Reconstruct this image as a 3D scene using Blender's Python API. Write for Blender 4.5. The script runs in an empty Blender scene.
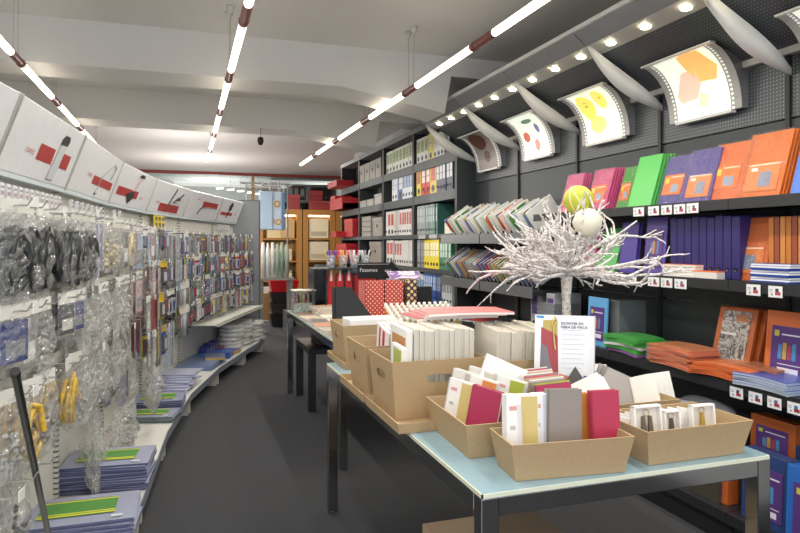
import bpy, math, random
from mathutils import Vector, Matrix, Euler
rnd = random.Random(7)
SC = bpy.context.scene
COL = SC.collection
PI = math.pi

# ------------------------------------------------------------------ camera geometry
F, HZ, EYE = 640.0, 243.0, 1.45
YAW = math.radians(18.5)
SN, CS = math.sin(YAW), math.cos(YAW)
def ray(u):
    t = (u-400)/F
    return SN+CS*t, CS-SN*t                      # world X, Y per metre of depth
def Yat(u, X):
    a, b = ray(u); return X*b/a
def Xat(u, Y):
    a, b = ray(u); return Y*a/b
def zat(v, X, Y):
    return EYE-(v-HZ)*(X*SN+Y*CS)/F

cam = bpy.data.cameras.new('camera'); co = bpy.data.objects.new('camera', cam); COL.objects.link(co)
co.location = (0, 0, EYE); co.rotation_euler = (PI/2, 0, -YAW)
cam.sensor_width = 36; cam.lens = 36*F/800; cam.shift_y = -(266.5-HZ)/800; cam.clip_end = 60; cam.clip_start = .05
SC.camera = co

# ------------------------------------------------------------------ materials
def lin(c):
    c /= 255
    return c/12.92 if c <= .04045 else ((c+.055)/1.055)**2.4
def rgb(h):
    return (lin(int(h[0:2], 16)), lin(int(h[2:4], 16)), lin(int(h[4:6], 16)), 1)
MC = {}
def M(h, rough=.55, kind='plain', metal=0, emit=0, extra=None):
    key = (h, rough, kind, metal, emit, extra)
    if key in MC: return MC[key]
    m = bpy.data.materials.new(kind+'_'+h); m.use_nodes = True
    nt = m.node_tree; N = nt.nodes; L = nt.links
    b = N['Principled BSDF']; out = N['Material Output']
    b.inputs['Base Color'].default_value = rgb(h)
    b.inputs['Roughness'].default_value = rough
    b.inputs['Metallic'].default_value = metal
    tc = N.new('ShaderNodeTexCoord')
    def noise(scale, detail=3, vec=None):
        n = N.new('ShaderNodeTexNoise'); n.inputs['Scale'].default_value = scale; n.inputs['Detail'].default_value = detail
        L.new(vec or tc.outputs['Object'], n.inputs['Vector']); return n
    def ramp(src, stops):
        r = N.new('ShaderNodeValToRGB'); L.new(src, r.inputs[0]); e = r.color_ramp.elements
        e[0].position, e[0].color = stops[0][0], rgb(stops[0][1]); e[1].position, e[1].color = stops[1][0], rgb(stops[1][1])
        for p, c in stops[2:]:
            q = e.new(p); q.color = rgb(c)
        return r
    def bump(src, strength, dist=.01, to='Normal'):
        bp = N.new('ShaderNodeBump'); bp.inputs['Strength'].default_value = strength; bp.inputs['Distance'].default_value = dist
        L.new(src, bp.inputs['Height']); L.new(bp.outputs[0], b.inputs[to]); return bp
    def shade(src, a, c):                        # mild mottling of the base colour
        r = N.new('ShaderNodeMapRange'); r.inputs['To Min'].default_value = a; r.inputs['To Max'].default_value = c
        L.new(src, r.inputs[0])
        mx = N.new('ShaderNodeMix'); mx.data_type = 'RGBA'; mx.blend_type = 'MULTIPLY'; mx.inputs[0].default_value = 1
        mx.inputs[6].default_value = rgb(h); L.new(r.outputs[0], mx.inputs[7]); L.new(mx.outputs[2], b.inputs['Base Color'])
    if kind == 'plain':
        shade(noise(14).outputs[0], .93, 1.05)
    elif kind == 'plaster':
        shade(noise(1.3).outputs[0], .96, 1.03); bump(noise(90).outputs[0], .08)
    elif kind == 'carpet':
        n = noise(260, 4); shade(n.outputs[0], .55, 1.45); bump(n.outputs[0], .8, .01)
    elif kind == 'kraft':
        mp = N.new('ShaderNodeMapping'); mp.inputs['Scale'].default_value = (1, 1, .25); L.new(tc.outputs['Object'], mp.inputs[0])
        n = noise(220, 3, mp.outputs[0]); shade(n.outputs[0], .88, 1.12); bump(n.outputs[0], .1, .002)
    elif kind == 'wood':
        mp = N.new('ShaderNodeMapping'); mp.inputs['Scale'].default_value = (8, 8, .6); L.new(tc.outputs['Object'], mp.inputs[0])
        shade(noise(6, 5, mp.outputs[0]).outputs[0], .78, 1.15)
    elif kind == 'shrink':                       # tight clear wrap: a wrinkled glossy coat over the colour
        shade(noise(9).outputs[0], .9, 1.08)
        b.inputs['Coat Weight'].default_value = 1; b.inputs['Coat Roughness'].default_value = .2
        n = noise(60, 3); n.inputs['Distortion'].default_value = 2.5
        bump(n.outputs[0], 1.0, .09, 'Coat Normal'); bump(n.outputs[0], .25, .01)
    elif kind == 'perf':                         # perforated steel: small holes on a square grid
        sp = N.new('ShaderNodeSeparateXYZ'); L.new(tc.outputs['Object'], sp.inputs[0])
        hs = []
        for ax in extra:
            q = N.new('ShaderNodeMath'); q.operation = 'MULTIPLY'; q.inputs[1].default_value = 1/.019; L.new(sp.outputs[ax], q.inputs[0])
            w = N.new('ShaderNodeMath'); w.operation = 'FRACT'; L.new(q.outputs[0], w.inputs[0])
            s = N.new('ShaderNodeMath'); s.operation = 'SUBTRACT'; s.inputs[1].default_value = .5; L.new(w.outputs[0], s.inputs[0])
            p = N.new('ShaderNodeMath'); p.operation = 'POWER'; p.inputs[1].default_value = 2; L.new(s.outputs[0], p.inputs[0]); hs.append(p)
        a = N.new('ShaderNodeMath'); a.operation = 'ADD'; L.new(hs[0].outputs[0], a.inputs[0]); L.new(hs[1].outputs[0], a.inputs[1])
        lt = N.new('ShaderNodeMath'); lt.operation = 'LESS_THAN'; lt.inputs[1].default_value = .035; L.new(a.outputs[0], lt.inputs[0])
        mx = N.new('ShaderNodeMix'); mx.data_type = 'RGBA'; mx.inputs[6].default_value = rgb(h); mx.inputs[7].default_value = rgb('888C8E')
        L.new(lt.outputs[0], mx.inputs[0]); L.new(mx.outputs[2], b.inputs['Base Color'])
    elif kind == 'slot':                         # slotted upright
        w = N.new('ShaderNodeTexWave'); w.wave_type = 'BANDS'; w.bands_direction = 'Z'; w.inputs['Scale'].default_value = 12
        L.new(tc.outputs['Object'], w.inputs['Vector']); r = ramp(w.outputs[0], [(.2, '5A5A58'), (.35, h)]); L.new(r.outputs[0], b.inputs['Base Color'])
    elif kind == 'brushed':
        mp = N.new('ShaderNodeMapping'); mp.inputs['Scale'].default_value = (2, 2, 60); L.new(tc.outputs['Object'], mp.inputs[0])
        n = noise(4, 3, mp.outputs[0]); shade(n.outputs[0], .85, 1.1)
    elif kind == 'film':                         # clear crumpled polythene
        b.inputs['Roughness'].default_value = .14; b.inputs['Specular IOR Level'].default_value = 1.0
        n = noise(17, 2); n.inputs['Distortion'].default_value = 1.5; bump(n.outputs[0], .9, .05)
        tr = N.new('ShaderNodeBsdfTransparent'); mx = N.new('ShaderNodeMixShader')
        r = N.new('ShaderNodeMapRange'); r.inputs['From Min'].default_value = .35; r.inputs['From Max'].default_value = .7
        r.inputs['To Min'].default_value = (extra or .3)*.6; r.inputs['To Max'].default_value = (extra or .3)*1.5; L.new(n.outputs[0], r.inputs[0])
        tl = N.new('ShaderNodeBsdfTranslucent'); tl.inputs[0].default_value = rgb(h); m2 = N.new('ShaderNodeMixShader'); m2.inputs[0].default_value = .38
        L.new(b.outputs[0], m2.inputs[1]); L.new(tl.outputs[0], m2.inputs[2])
        L.new(r.outputs[0], mx.inputs[0]); L.new(tr.outputs[0], mx.inputs[1]); L.new(m2.outputs[0], mx.inputs[2])
        g = N.new('ShaderNodeBsdfGlossy'); g.inputs['Roughness'].default_value = .12; 
        nb_ = b.inputs['Normal'].links[0].from_socket; L.new(nb_, g.inputs['Normal'])
        m3 = N.new('ShaderNodeMixShader'); m3.inputs[0].default_value = .07; L.new(mx.outputs[0], m3.inputs[1]); L.new(g.outputs[0], m3.inputs[2]); L.new(m3.outputs[0], out.inputs[0])
    elif kind == 'wrap':                         # tight clear wrap lying over a cover
        tr = N.new('ShaderNodeBsdfTransparent'); g = N.new('ShaderNodeBsdfGlossy'); g.inputs['Roughness'].default_value = .09
        n = noise(24, 3); n.inputs['Distortion'].default_value = 2.6; bp = bump(n.outputs[0], 1.0, .08)
        L.new(bp.outputs[0], g.inputs['Normal']); mx = N.new('ShaderNodeMixShader'); mx.inputs[0].default_value = .09
        L.new(tr.outputs[0], mx.inputs[1]); L.new(g.outputs[0], mx.inputs[2]); L.new(mx.outputs[0], out.inputs[0])
    elif kind == 'glass':
        tr = N.new('ShaderNodeBsdfTransparent'); tr.inputs[0].default_value = rgb(h); mx = N.new('ShaderNodeMixShader'); g = N.new('ShaderNodeBsdfGlossy')
        g.inputs['Roughness'].default_value = .03; fr = N.new('ShaderNodeFresnel'); fr.inputs[0].default_value = 1.5
        ad = N.new('ShaderNodeMath'); ad.inputs[1].default_value = extra or .04; L.new(fr.outputs[0], ad.inputs[0])
        L.new(ad.outputs[0], mx.inputs[0]); L.new(tr.outputs[0], mx.inputs[1]); L.new(g.outputs[0], mx.inputs[2]); L.new(mx.outputs[0], out.inputs[0])
    elif kind == 'dots':                         # printed dots, extra=(dot colour, pitch)
        sp = N.new('ShaderNodeSeparateXYZ'); L.new(tc.outputs['Object'], sp.inputs[0])
        def frac(sock, off):
            q = N.new('ShaderNodeMath'); q.operation = 'MULTIPLY_ADD'; q.inputs[1].default_value = 1/extra[1]; q.inputs[2].default_value = off; L.new(sock, q.inputs[0])
            w = N.new('ShaderNodeMath'); w.operation = 'FRACT'; L.new(q.outputs[0], w.inputs[0])
            s = N.new('ShaderNodeMath'); s.operation = 'SUBTRACT'; s.inputs[1].default_value = .5; L.new(w.outputs[0], s.inputs[0])
            p = N.new('ShaderNodeMath'); p.operation = 'MULTIPLY'; L.new(s.outputs[0], p.inputs[0]); L.new(s.outputs[0], p.inputs[1]); return p
        ds = []
        for off in (0, .5):
            xy = N.new('ShaderNodeMath'); xy.operation = 'ADD'; L.new(sp.outputs[0], xy.inputs[0]); L.new(sp.outputs[1], xy.inputs[1])
            a = N.new('ShaderNodeMath'); L.new(frac(xy.outputs[0], off).outputs[0], a.inputs[0]); L.new(frac(sp.outputs[2], off).outputs[0], a.inputs[1])
            lt = N.new('ShaderNodeMath'); lt.operation = 'LESS_THAN'; lt.inputs[1].default_value = extra[2]; L.new(a.outputs[0], lt.inputs[0]); ds.append(lt)
        o = N.new('ShaderNodeMath'); o.operation = 'MAXIMUM'; L.new(ds[0].outputs[0], o.inputs[0]); L.new(ds[1].outputs[0], o.inputs[1])
        mx = N.new('ShaderNodeMix'); mx.data_type = 'RGBA'; mx.inputs[6].default_value = rgb(h); mx.inputs[7].default_value = rgb(extra[0])
        L.new(o.outputs[0], mx.inputs[0]); L.new(mx.outputs[2], b.inputs['Base Color'])
    elif kind == 'bark':
        n = noise(70, 4); r = ramp(n.outputs[0], [(.3, '8E8880'), (.55, h)]); L.new(r.outputs[0], b.inputs['Base Color']); bump(n.outputs[0], .4)
    elif kind == 'sketch':                       # scribbled line drawing on a cover
        n = noise(9, 4); n.inputs['Distortion'].default_value = 3
        r = ramp(n.outputs[0], [(.44, h), (.5, '4A4C4C'), (.515, '4A4C4C'), (.56, h)]); L.new(r.outputs[0], b.inputs['Base Color'])
    elif kind == 'mixed':                        # printed cover with patches of ink
        n = noise(9, 1); n.noise_dimensions = '3D'
        r = ramp(n.outputs[0], [(.38, h), (.46, extra[0]), (.58, extra[1]), (.66, h)]); r.color_ramp.interpolation = 'CONSTANT'
        L.new(r.outputs[0], b.inputs['Base Color'])
    if emit:
        b.inputs['Emission Color'].default_value = rgb(h); b.inputs['Emission Strength'].default_value = emit
    MC[key] = m
    return m

# ------------------------------------------------------------------ mesh building
class MB:
    def __init__(s): s.v = []; s.f = []; s.m = []; s.sm = []
    def add(s, vs, fs, mi=0, T=None, smooth=False):
        o = len(s.v)
        s.v += [tuple(T @ Vector(p)) if T else tuple(p) for p in vs]
        for f in fs:
            s.f.append([i+o for i in f]); s.m.append(mi); s.sm.append(smooth)
        return s
    def box(s, x0, x1, y0, y1, z0, z1, mi=0, T=None):
        return s.add([(x0,y0,z0),(x1,y0,z0),(x1,y1,z0),(x0,y1,z0),(x0,y0,z1),(x1,y0,z1),(x1,y1,z1),(x0,y1,z1)],
                     [(0,3,2,1),(4,5,6,7),(0,1,5,4),(1,2,6,5),(2,3,7,6),(3,0,4,7)], mi, T)
    def prism(s, poly, a, b, axis='y', mi=0, T=None, smooth=False):
        n = len(poly)
        def P(p, q):
            if axis == 'y': return (p[0], q, p[1])
            if axis == 'x': return (q, p[0], p[1])
            return (p[0], p[1], q)
        vs = [P(p, a) for p in poly]+[P(p, b) for p in poly]
        fs = [tuple(range(n))[::-1], tuple(range(n, 2*n))]
        s.add(vs, fs, mi, T)
        return s.add(vs, [(i, (i+1) % n, n+(i+1) % n, n+i) for i in range(n)], mi, T, smooth)
    def tube(s, pts, r, n=8, mi=0, T=None):
        pts = [Vector(p) for p in pts]; k = len(pts)
        if not hasattr(r, '__len__'): r = [r]*k
        vs = []; up = Vector((.13, .21, .97))
        for i, p in enumerate(pts):
            d = (pts[min(i+1, k-1)]-pts[max(i-1, 0)]).normalized()
            a = d.cross(up)
            if a.length < .05: a = d.cross(Vector((1, 0, 0)))
            a.normalize(); b = d.cross(a)
            for j in range(n):
                t = 2*PI*j/n; vs.append(p+r[i]*(math.cos(t)*a+math.sin(t)*b))
        fs = []
        for i in range(k-1):
            for j in range(n):
                fs.append((i*n+j, i*n+(j+1) % n, (i+1)*n+(j+1) % n, (i+1)*n+j))
        s.add(vs, fs, mi, T, True)
        return s.add(vs, [tuple(range(n)), tuple(range((k-1)*n, k*n))[::-1]], mi, T)
    def lathe(s, prof, n=16, mi=0, T=None, c=(0, 0)):
        vs = []; k = len(prof)
        for r, z in prof:
            for j in range(n):
                t = 2*PI*j/n; vs.append((c[0]+r*math.cos(t), c[1]+r*math.sin(t), z))
        fs = [(i*n+j, i*n+(j+1) % n, (i+1)*n+(j+1) % n, (i+1)*n+j) for i in range(k-1) for j in range(n)]
        return s.add(vs, fs, mi, T, True)
    def mesh(s, name, mats):
        me = bpy.data.meshes.new(name); me.from_pydata(s.v, [], s.f)
        for m in (mats if isinstance(mats, (list, tuple)) else [mats]): me.materials.append(m)
        me.polygons.foreach_set('material_index', s.m); me.polygons.foreach_set('use_smooth', s.sm); me.update()
        return me
    def build(s, name, mats, parent=None, loc=None, rot=None, bevel=0):
        return link(name, s.mesh(name, mats), parent, loc, rot, bevel)
def link(name, me, parent=None, loc=None, rot=None, bevel=0):
    o = bpy.data.objects.new(name, me); COL.objects.link(o)
    if parent: o.parent = parent
    if loc: o.location = loc
    if rot: o.rotation_euler = rot
    if bevel:
        b = o.modifiers.new('edge', 'BEVEL'); b.width = bevel; b.segments = 2; b.limit_method = 'ANGLE'
    return o
def tag(o, label, cat, group=None):
    o['label'] = label; o['category'] = cat
    if group: o['group'] = group
    return o
def thing(name, label, cat, loc=(0, 0, 0), rot=(0, 0, 0), group=None):
    o = bpy.data.objects.new(name, None); COL.objects.link(o); o.empty_display_size = .05
    o.location = loc; o.rotation_euler = rot if hasattr(rot, '__len__') else (0, 0, rot)
    return tag(o, label, cat, group)
def struct(name, mb, m, bevel=0):
    o = mb.build(name, m, bevel=bevel); o['kind'] = 'structure'; return o
def text(body, size, mat, parent, loc, rot, name='lettering', align='LEFT'):
    c = bpy.data.curves.new(name, 'FONT'); c.body = body; c.size = size; c.extrude = .0003; c.align_x = align
    tmp = bpy.data.objects.new(name, c); COL.objects.link(tmp)
    me = bpy.data.meshes.new_from_object(tmp.evaluated_get(bpy.context.evaluated_depsgraph_get()))
    bpy.data.objects.remove(tmp); bpy.data.curves.remove(c); me.materials.clear(); me.materials.append(mat)
    o = link(name, me, parent, loc, rot)
    return o
ORD = ['first','second','third','fourth','fifth','sixth','seventh','eighth','ninth','tenth','eleventh','twelfth','thirteenth','fourteenth','fifteenth','sixteenth',
       'seventeenth','eighteenth','nineteenth','twentieth','twenty-first','twenty-second','twenty-third','twenty-fourth','twenty-fifth','twenty-sixth']

# ------------------------------------------------------------------ the room
H = 3.05
WX = 2.85
struct('floor', MB().box(-2.6, 6, -3.5, 18.5, -.05, 0), M('3E3F43', .95, 'carpet'))
struct('ceiling', MB().box(-2.6, 6, -3.5, 18.5, H, H+.1), M('D6D4D2', .9, 'plaster'))
struct('wall_left', MB().box(-2.7, -2.6, -3.5, 18.5, 0, H), M('CFCDCA', .9, 'plaster'))
struct('wall_right', MB().box(WX+.03, WX+.15, -3.5, 11.2, 0, H), M('BDBDBE', .9, 'plaster'))
struct('wall_side', MB().box(5.9, 6.0, 11.2, 18.5, 0, H).box(WX+.15, 6, 11.1, 11.2, 0, H), M('B8B4AE', .9, 'plaster'))
struct('wall_far', MB().box(-2.6, 6, 18.4, 18.5, 0, H), M('B9B8B4', .9, 'plaster'))
for n, yb in ((1, 5.07), (2, 7.2)):
    poly = [(-2.6, H), (-2.6, 2.72), (1.2, 2.72), (2.1, 2.56), (2.16, 2.88), (WX+.03, 2.88), (WX+.03, H)]
    struct('trim_%d' % n, MB().prism(poly, yb, yb+.42, 'y'), M('D8D6D4', .9, 'plaster'))
# glazed partition at the back with its red top rail
struct('trim_4', MB().box(-2.6, 5.9, 14.98, 15.06, H-.06, H), M('8E3A34', .5))
struct('window_1', MB().box(-2.6, 5.9, 15.0, 15.02, 2.2, H-.06), M('DDE4E6', .05, 'glass', 0, 0, .02))
mb = MB()
for x in (1.46, 4.9): mb.box(x-.03, x+.03, 14.98, 15.05, 0, H-.06)
mb.box(-2.6, 5.9, 14.98, 15.05, 2.16, 2.22)
struct('window_2', mb, M('A8793C', .5, 'wood'))
struct('wall_back', MB().box(-2.6, 1.5, 14.99, 15.05, 0, 2.16), M('B3AFA8', .8, 'plaster'))

# ------------------------------------------------------------------ ceiling tube lights
tube_m = M('FFF4DC', .4, 'plain', 0, 3.2)
cap_m = M('8A4A44', .4, 'brushed')
tm = MB().tube([(0, .02, 0), (0, .97, 0)], .022, 10).mesh('lamp_tube', tube_m)
cm = MB().tube([(0, -.27, 0), (0, .02, 0)], .025, 10).tube([(0, -.03, 0), (0, -.015, 0)], .028, 10).mesh('end_sleeve', cap_m)
wm_ = MB().tube([(0, -.20, .02), (0, -.20, H-2.6-.05)], .0018, 4).tube([(0, -.08, .02), (0, -.08, H-2.6-.05)], .0018, 4)
wm = wm_.lathe([(.0, .40), (.012, .40), (.03, .45), (0, .45)], 10, 1, None, (0, -.20)).lathe([(.0, .40), (.012, .40), (.03, .45), (0, .45)], 10, 1, None, (0, -.08)).mesh('suspension', [M('9A9484', .4), M('C9C7C0', .5)])
for rowname, X in (('left', -1.0), ('centre', .285), ('right', 1.6)):
    k0 = -4
    for k in range(k0, 5):
        y = 3.42+1.24*k
        t = thing('tube_light', 'lit white tube light with red sleeve, %s from the front in the %s ceiling row' % (ORD[k-k0], rowname),
                  'ceiling light', (X, y, 2.6), 0, 'tube lights hung in three rows')
        link('lamp_tube', tm, t); link('end_sleeve', cm, t)
        l = bpy.data.lights.new('tube_glow', 'AREA'); l.shape = 'RECTANGLE'; l.size = .05; l.size_y = .95; l.energy = 7.5; l.color = (1, .96, .88)
        q = bpy.data.objects.new('tube_glow', l); COL.objects.link(q); q.parent = t; q.location = (0, .495, -.03)
        if k not in (3, 0): link('suspension', wm, t)
# small black sensor dangling from the second beam
t = thing('ceiling_sensor', 'small black sensor dangling from the far ceiling beam', 'sensor', (.78, 7.17, 2.62))
MB().tube([(0, 0, .1), (0, 0, 0)], .003, 4).build('cord', M('222222'), t)
MB().lathe([(0, .0), (.03, -.01), (.035, -.05), (.02, -.09), (0, -.09)], 10).build('housing', M('222222'), t)

# ------------------------------------------------------------------ right wall: display canopy
J = [-.33, .58, 1.49, 2.39, 3.29, 4.19, 5.10, 6.01]
dk = M('3E4347', .45, 'plain', .3)
canopy = thing('display_canopy', 'long grey lit canopy hung over the dark wall shelving', 'canopy', (0, 0, 0))
for a, b in zip(J[:-1], J[1:]):
    MB().prism([(2.19, 2.70), (2.28, 2.63), (2.30, 2.65), (2.21, 2.72)], a+.004, b-.004).build('fascia_panel', M('8E9094', .4), canopy)
    MB().prism([(2.28, 2.63), (2.40, 2.60), (2.40, 2.615), (2.30, 2.65)], a, b).build('light_strip', M('C0BEBA', .4), canopy)
    MB().prism([(2.40, 2.60), (2.82, 2.40), (2.83, 2.42), (2.40, 2.62)], a, b).build('perforated_panel', M('50545A', .4, 'perf', .2, 0, (0, 1)), canopy)
    MB().box(2.79, 2.84, a, b, 2.375, 2.41).build('light_rail', M('C9C7C2', .4), canopy)
MB().prism([(2.175, 2.70), (2.20, 2.70), (2.20, 2.725), (2.175, 2.725)], J[0], J[-1]).build('top_rail', M('D8D8D8', .3), canopy)
# curved fins at each joint
N_ = 14
up_ = []; lo_ = []
for i in range(N_+1):
    s = i/N_
    x = 2.28+(2.83-2.28)*s
    top = 2.66-.33*s**1.25
    up_.append((x, top)); lo_.append((x, top-.035-.125*math.sin(PI*min(1, s**.75))-.02*s))
for j in J[1:]:
    vs = []; fs = []
    for i in range(N_+1):                        # a blade that twists from flat at the strip to upright at the wall
        wd = .09*math.sin(PI*i/N_)+.02
        vs += [(up_[i][0], j+wd, up_[i][1]), (up_[i][0], j-wd*.6, (up_[i][1]+lo_[i][1])/2+.01), (lo_[i][0], j-.012, lo_[i][1]), (up_[i][0], j+wd+.006, up_[i][1]-.012)]
    for i in range(N_):
        for q in range(4): fs.append((i*4+q, i*4+(q+1) % 4, (i+1)*4+(q+1) % 4, (i+1)*4+q))
    MB().add(vs, fs, 0, None, True).build('curved_fin', M('E4E2DE', .4), canopy)
dl = MB().lathe([(0, -.002), (.022, -.002), (.026, .0), (.026, .008)], 14)
dlm = dl.mesh('downlight', M('FFF3D0', .4, 'plain', 0, 14))
y = .485
while y < 5.9:
    link('downlight', dlm, canopy, (2.345, y, 2.606))
    l = bpy.data.lights.new('downlight_beam', 'SPOT'); l.energy = 5; l.color = (1, .9, .72); l.spot_size = 1.9; l.spot_blend = .8; l.shadow_soft_size = .03
    lo = bpy.data.objects.new('downlight_beam', l); COL.objects.link(lo); lo.location = (2.345, y, 2.585); lo.rotation_euler = (0, math.radians(12), 0); lo.parent = canopy
    y += .295

# curved backlit pictures
art = ['brown and grey', 'white, red and green', 'yellow', 'orange and pink', 'pale grey']
yc = [5.60, 4.69, 3.79, 2.89, 1.98]
for ai, Y0 in enumerate(yc):
    t = thing('light_box', 'curved film-strip light box showing a %s picture over the shelving' % art[ai], 'light box', (0, Y0, 0), 0, 'curved light boxes under the canopy')
    arc = []
    for i in range(11):
        s = i/10
        arc.append((2.58+.21*math.sin(s*PI/2)**1.05, 2.166+.325*(math.cos(s*PI/2)*.93+.07*(1-s))))
    hw = .265
    poly = arc+[(2.84, 2.17), (2.84, 2.42)]
    MB().prism(poly, -hw+.01, hw-.01).build('housing', M('8F9193', .35, 'brushed', .4), t)
    frs = [MB(), MB()]; hls = [MB(), MB()]; pic = MB()
    em = .03 if ai == 0 else .55
    for i in range(10):
        (xa, za), (xb, zb) = arc[i], arc[i+1]
        for fr, y0, y1 in ((frs[0], -hw, -hw+.075), (frs[1], hw-.075, hw)):
            fr.add([(xa-.012, y0, za), (xa-.012, y1, za), (xb-.012, y1, zb), (xb-.012, y0, zb)], [(0, 1, 2, 3)], 0, None, True)
        pic.add([(xa-.014, -hw+.07, za), (xa-.014, hw-.07, za), (xb-.014, hw-.07, zb), (xb-.014, -hw+.07, zb)], [(0, 1, 2, 3)], 0)
        for q in (0, .5):
            cx, cz = xa+(xb-xa)*(q+.2), za+(zb-za)*(q+.2); dx, dz = (xb-xa)*.28, (zb-za)*.28
            for hl, y0 in ((hls[0], -hw+.045), (hls[1], hw-.06)):
                hl.add([(cx-.0145, y0, cz), (cx-.0145, y0+.015, cz), (cx+dx-.0145, y0+.015, cz+dz), (cx+dx-.0145, y0, cz+dz)], [(0, 1, 2, 3)])
    for fr in frs: fr.build('side_strip', M('AFAEAD', .35), t)
    for hl in hls: hl.build('film_perforation', M('F4F2EC', .4, 'plain', 0, .4), t)
    base = 'E9F0E0' if ai else '8E8682'
    pic.build('lit_picture', M(base, .3, 'plain', 0, em), t)
    MB().box(2.565, 2.60, -hw, hw, 2.487, 2.497).build('top_trim', M('D8D8D6', .3), t); MB().box(2.765, 2.80, -hw+.06, hw-.06, 2.15, 2.166).build('bottom_trim', M('D8D8D6', .3), t)
    # printed motifs following the curve
    def on(s, y):
        i = min(9, int(s*10)); q = s*10-i
        return (arc[i][0]+(arc[i+1][0]-arc[i][0])*q-.017, y, arc[i][1]+(arc[i+1][1]-arc[i][1])*q)
    def blob(pts, h, e=.9):
        e *= .62
        n = len(pts); cs = sum(p[0] for p in pts)/n; cy = sum(p[1] for p in pts)/n
        vs = []; fs = []
        rings = 5
        for r in range(rings+1):
            for p in pts: vs.append(on(cs+(p[0]-cs)*r/rings, cy+(p[1]-cy)*r/rings))
        for r in range(rings):
            for k in range(n): fs.append((r*n+k, r*n+(k+1) % n, (r+1)*n+(k+1) % n, (r+1)*n+k))
        MB().add(vs, fs).build('printed_motif', M(h, .4, 'plain', 0, e), t)
    def ell(cs, cy, rs, ry, n=16, a=0):
        return [(min(.98, max(.02, cs+rs*math.cos(q*2*PI/n+a))), cy+ry*math.sin(q*2*PI/n)) for q in range(n)]
    if ai == 3:
        blob([(.12, .02), (.05, -.04), (.10, -.14), (.45, -.18), (.62, -.14), (.60, -.02), (.38, .03)], 'F2B56A')
        blob([(.42, .08), (.40, -.02), (.62, -.03), (.78, .02), (.80, .14), (.72, .17)], 'F0BCA8')
        blob([(.72, .0), (.78, -.06), (.9, -.04), (.88, .03)], 'CDEBB0')
    elif ai == 2:
        blob(ell(.42, .09, .25, .085), 'EEDD6A'); blob(ell(.35, -.08, .2, .06), 'F0E070'); blob(ell(.75, .04, .13, .09), 'F4E880')
        blob(ell(.4, .09, .06, .02), 'A89A40', .3); blob(ell(.33, -.09, .05, .015), 'B0A048', .3)
    elif ai == 1:
        blob(ell(.62, .1, .1, .05), 'D8786A', .5); blob(ell(.3, -.02, .06, .08), '7A9A88', .4); blob(ell(.8, -.03, .1, .04), 'E0A090', .5); blob(ell(.5, -.1, .1, .03), '8C8CB8', .4)
    elif ai == 0:
        blob(ell(.35, .03, .25, .14), '5E3428', .05); blob(ell(.75, -.02, .12, .06), '6B5048', .05)

# ------------------------------------------------------------------ right wall: shelving bays
XF = 2.45
shelf_m = M('2E3033', .4, 'plain', .2); dark_m = M('202224', .5)
def shelf_board(par, a, b, z, xf=XF, t=.035, name='shelf'):
    return MB().box(xf, WX-.02, a+.002, b-.002, z-t, z).box(xf-.006, xf, a+.002, b-.002, z-t-.012, z+.004).build(name, shelf_m, par)
unit = []
posn = ['bay beside the camera', 'nearest bay in view', 'bay under the orange picture', 'bay behind the twig tree', 'magazine bay next to the folders', 'magazine bay beside the tall bookcase']
for i, (a, b) in enumerate(zip(J[1:-1], J[2:])):
    t = thing('wall_shelving', 'dark metal wall shelving, %s' % ['bay beyond the right edge', 'nearest bay with the orange files', 'bay under the orange and pink light box', 'bay behind the white twig tree', 'magazine bay next to the coloured folders', 'magazine bay beside the tall bookcase'][i], 'shelving', (0, 0, 0), 0, 'wall shelving bays')
    unit.append(t)
    mb = MB()
    for z0, z1 in ((.1, .42), (.43, .77), (.78, 1.1), (1.11, 1.42), (1.43, 1.74), (1.75, 2.06)): mb.box(WX-.02, WX, a+.006, b-.006, z0, z1)
    mb.build('back_panel', dk, t)
    MB().box(WX-.02, WX, a+.006, b-.006, 2.07, 2.38).build('perforated_panel', M('4A4E54', .4, 'perf', .2, 0, (1, 2)), t)
    MB().box(WX-.035, WX+.01, a-.012, a+.012, 0, 2.38).build('upright', dark_m, t)
    MB().box(XF-.02, WX-.02, a+.002, b-.002, .12, .17).box(XF+.02, WX-.02, a+.002, b-.002, 0, .12).build('base_deck', shelf_m, t)
    if i < 4:
        for z in (1.657, 1.27, .79): shelf_board(t, a, b, z)
    else:
        for z in (1.5, 1.09):
            q = shelf_board(t, a, b, z); MB().box(XF-.01, XF+.0, a+.01, b-.01, z-.055, z+.03).build('shelf_lip', M('6E7174', .35, 'plain', .4), t)
        shelf_board(t, a, b, .72)

# price tags on the shelf edges (parts of the shelving)
def price_tag(u, z, w, par, h=.05, k=0):
    Y0 = Yat(u, XF)
    cols = [('2F3A52', 'B03A48'), ('33343A', 'B8404E'), ('5A6A8A', 'A03848'), ('3C6E9A', '8E3038')][k % 4]
    mb = MB().box(-.0015, 0, -w/2, w/2, -h, 0, 0)
    mb.box(-.0022, -.0015, -.005-.012, -.005+.004, -h*.62, -h*.22, 1).box(-.0024, -.0018, -.026, .0, -h*.78, -h*.5, 2)
    mb.box(-.0022, -.0015, w*.18, w*.42, -h*.36, -h*.3, 3).box(-.0022, -.0015, w*.18, w*.40, -h*.5, -h*.44, 3).box(-.0022, -.0015, w*.18, w*.3, -h*.85, -h*.65, 3)
    mb.build('price_tag', [M('E9E9EC', .3), M(cols[0]), M(cols[1]), M('9A9CA2')], par, (XF-.009, Y0, z))
def unit_at(Y): return unit[max(0, min(5, next((i for i, b in enumerate(J[2:]) if Y < b), 5)))]
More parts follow.
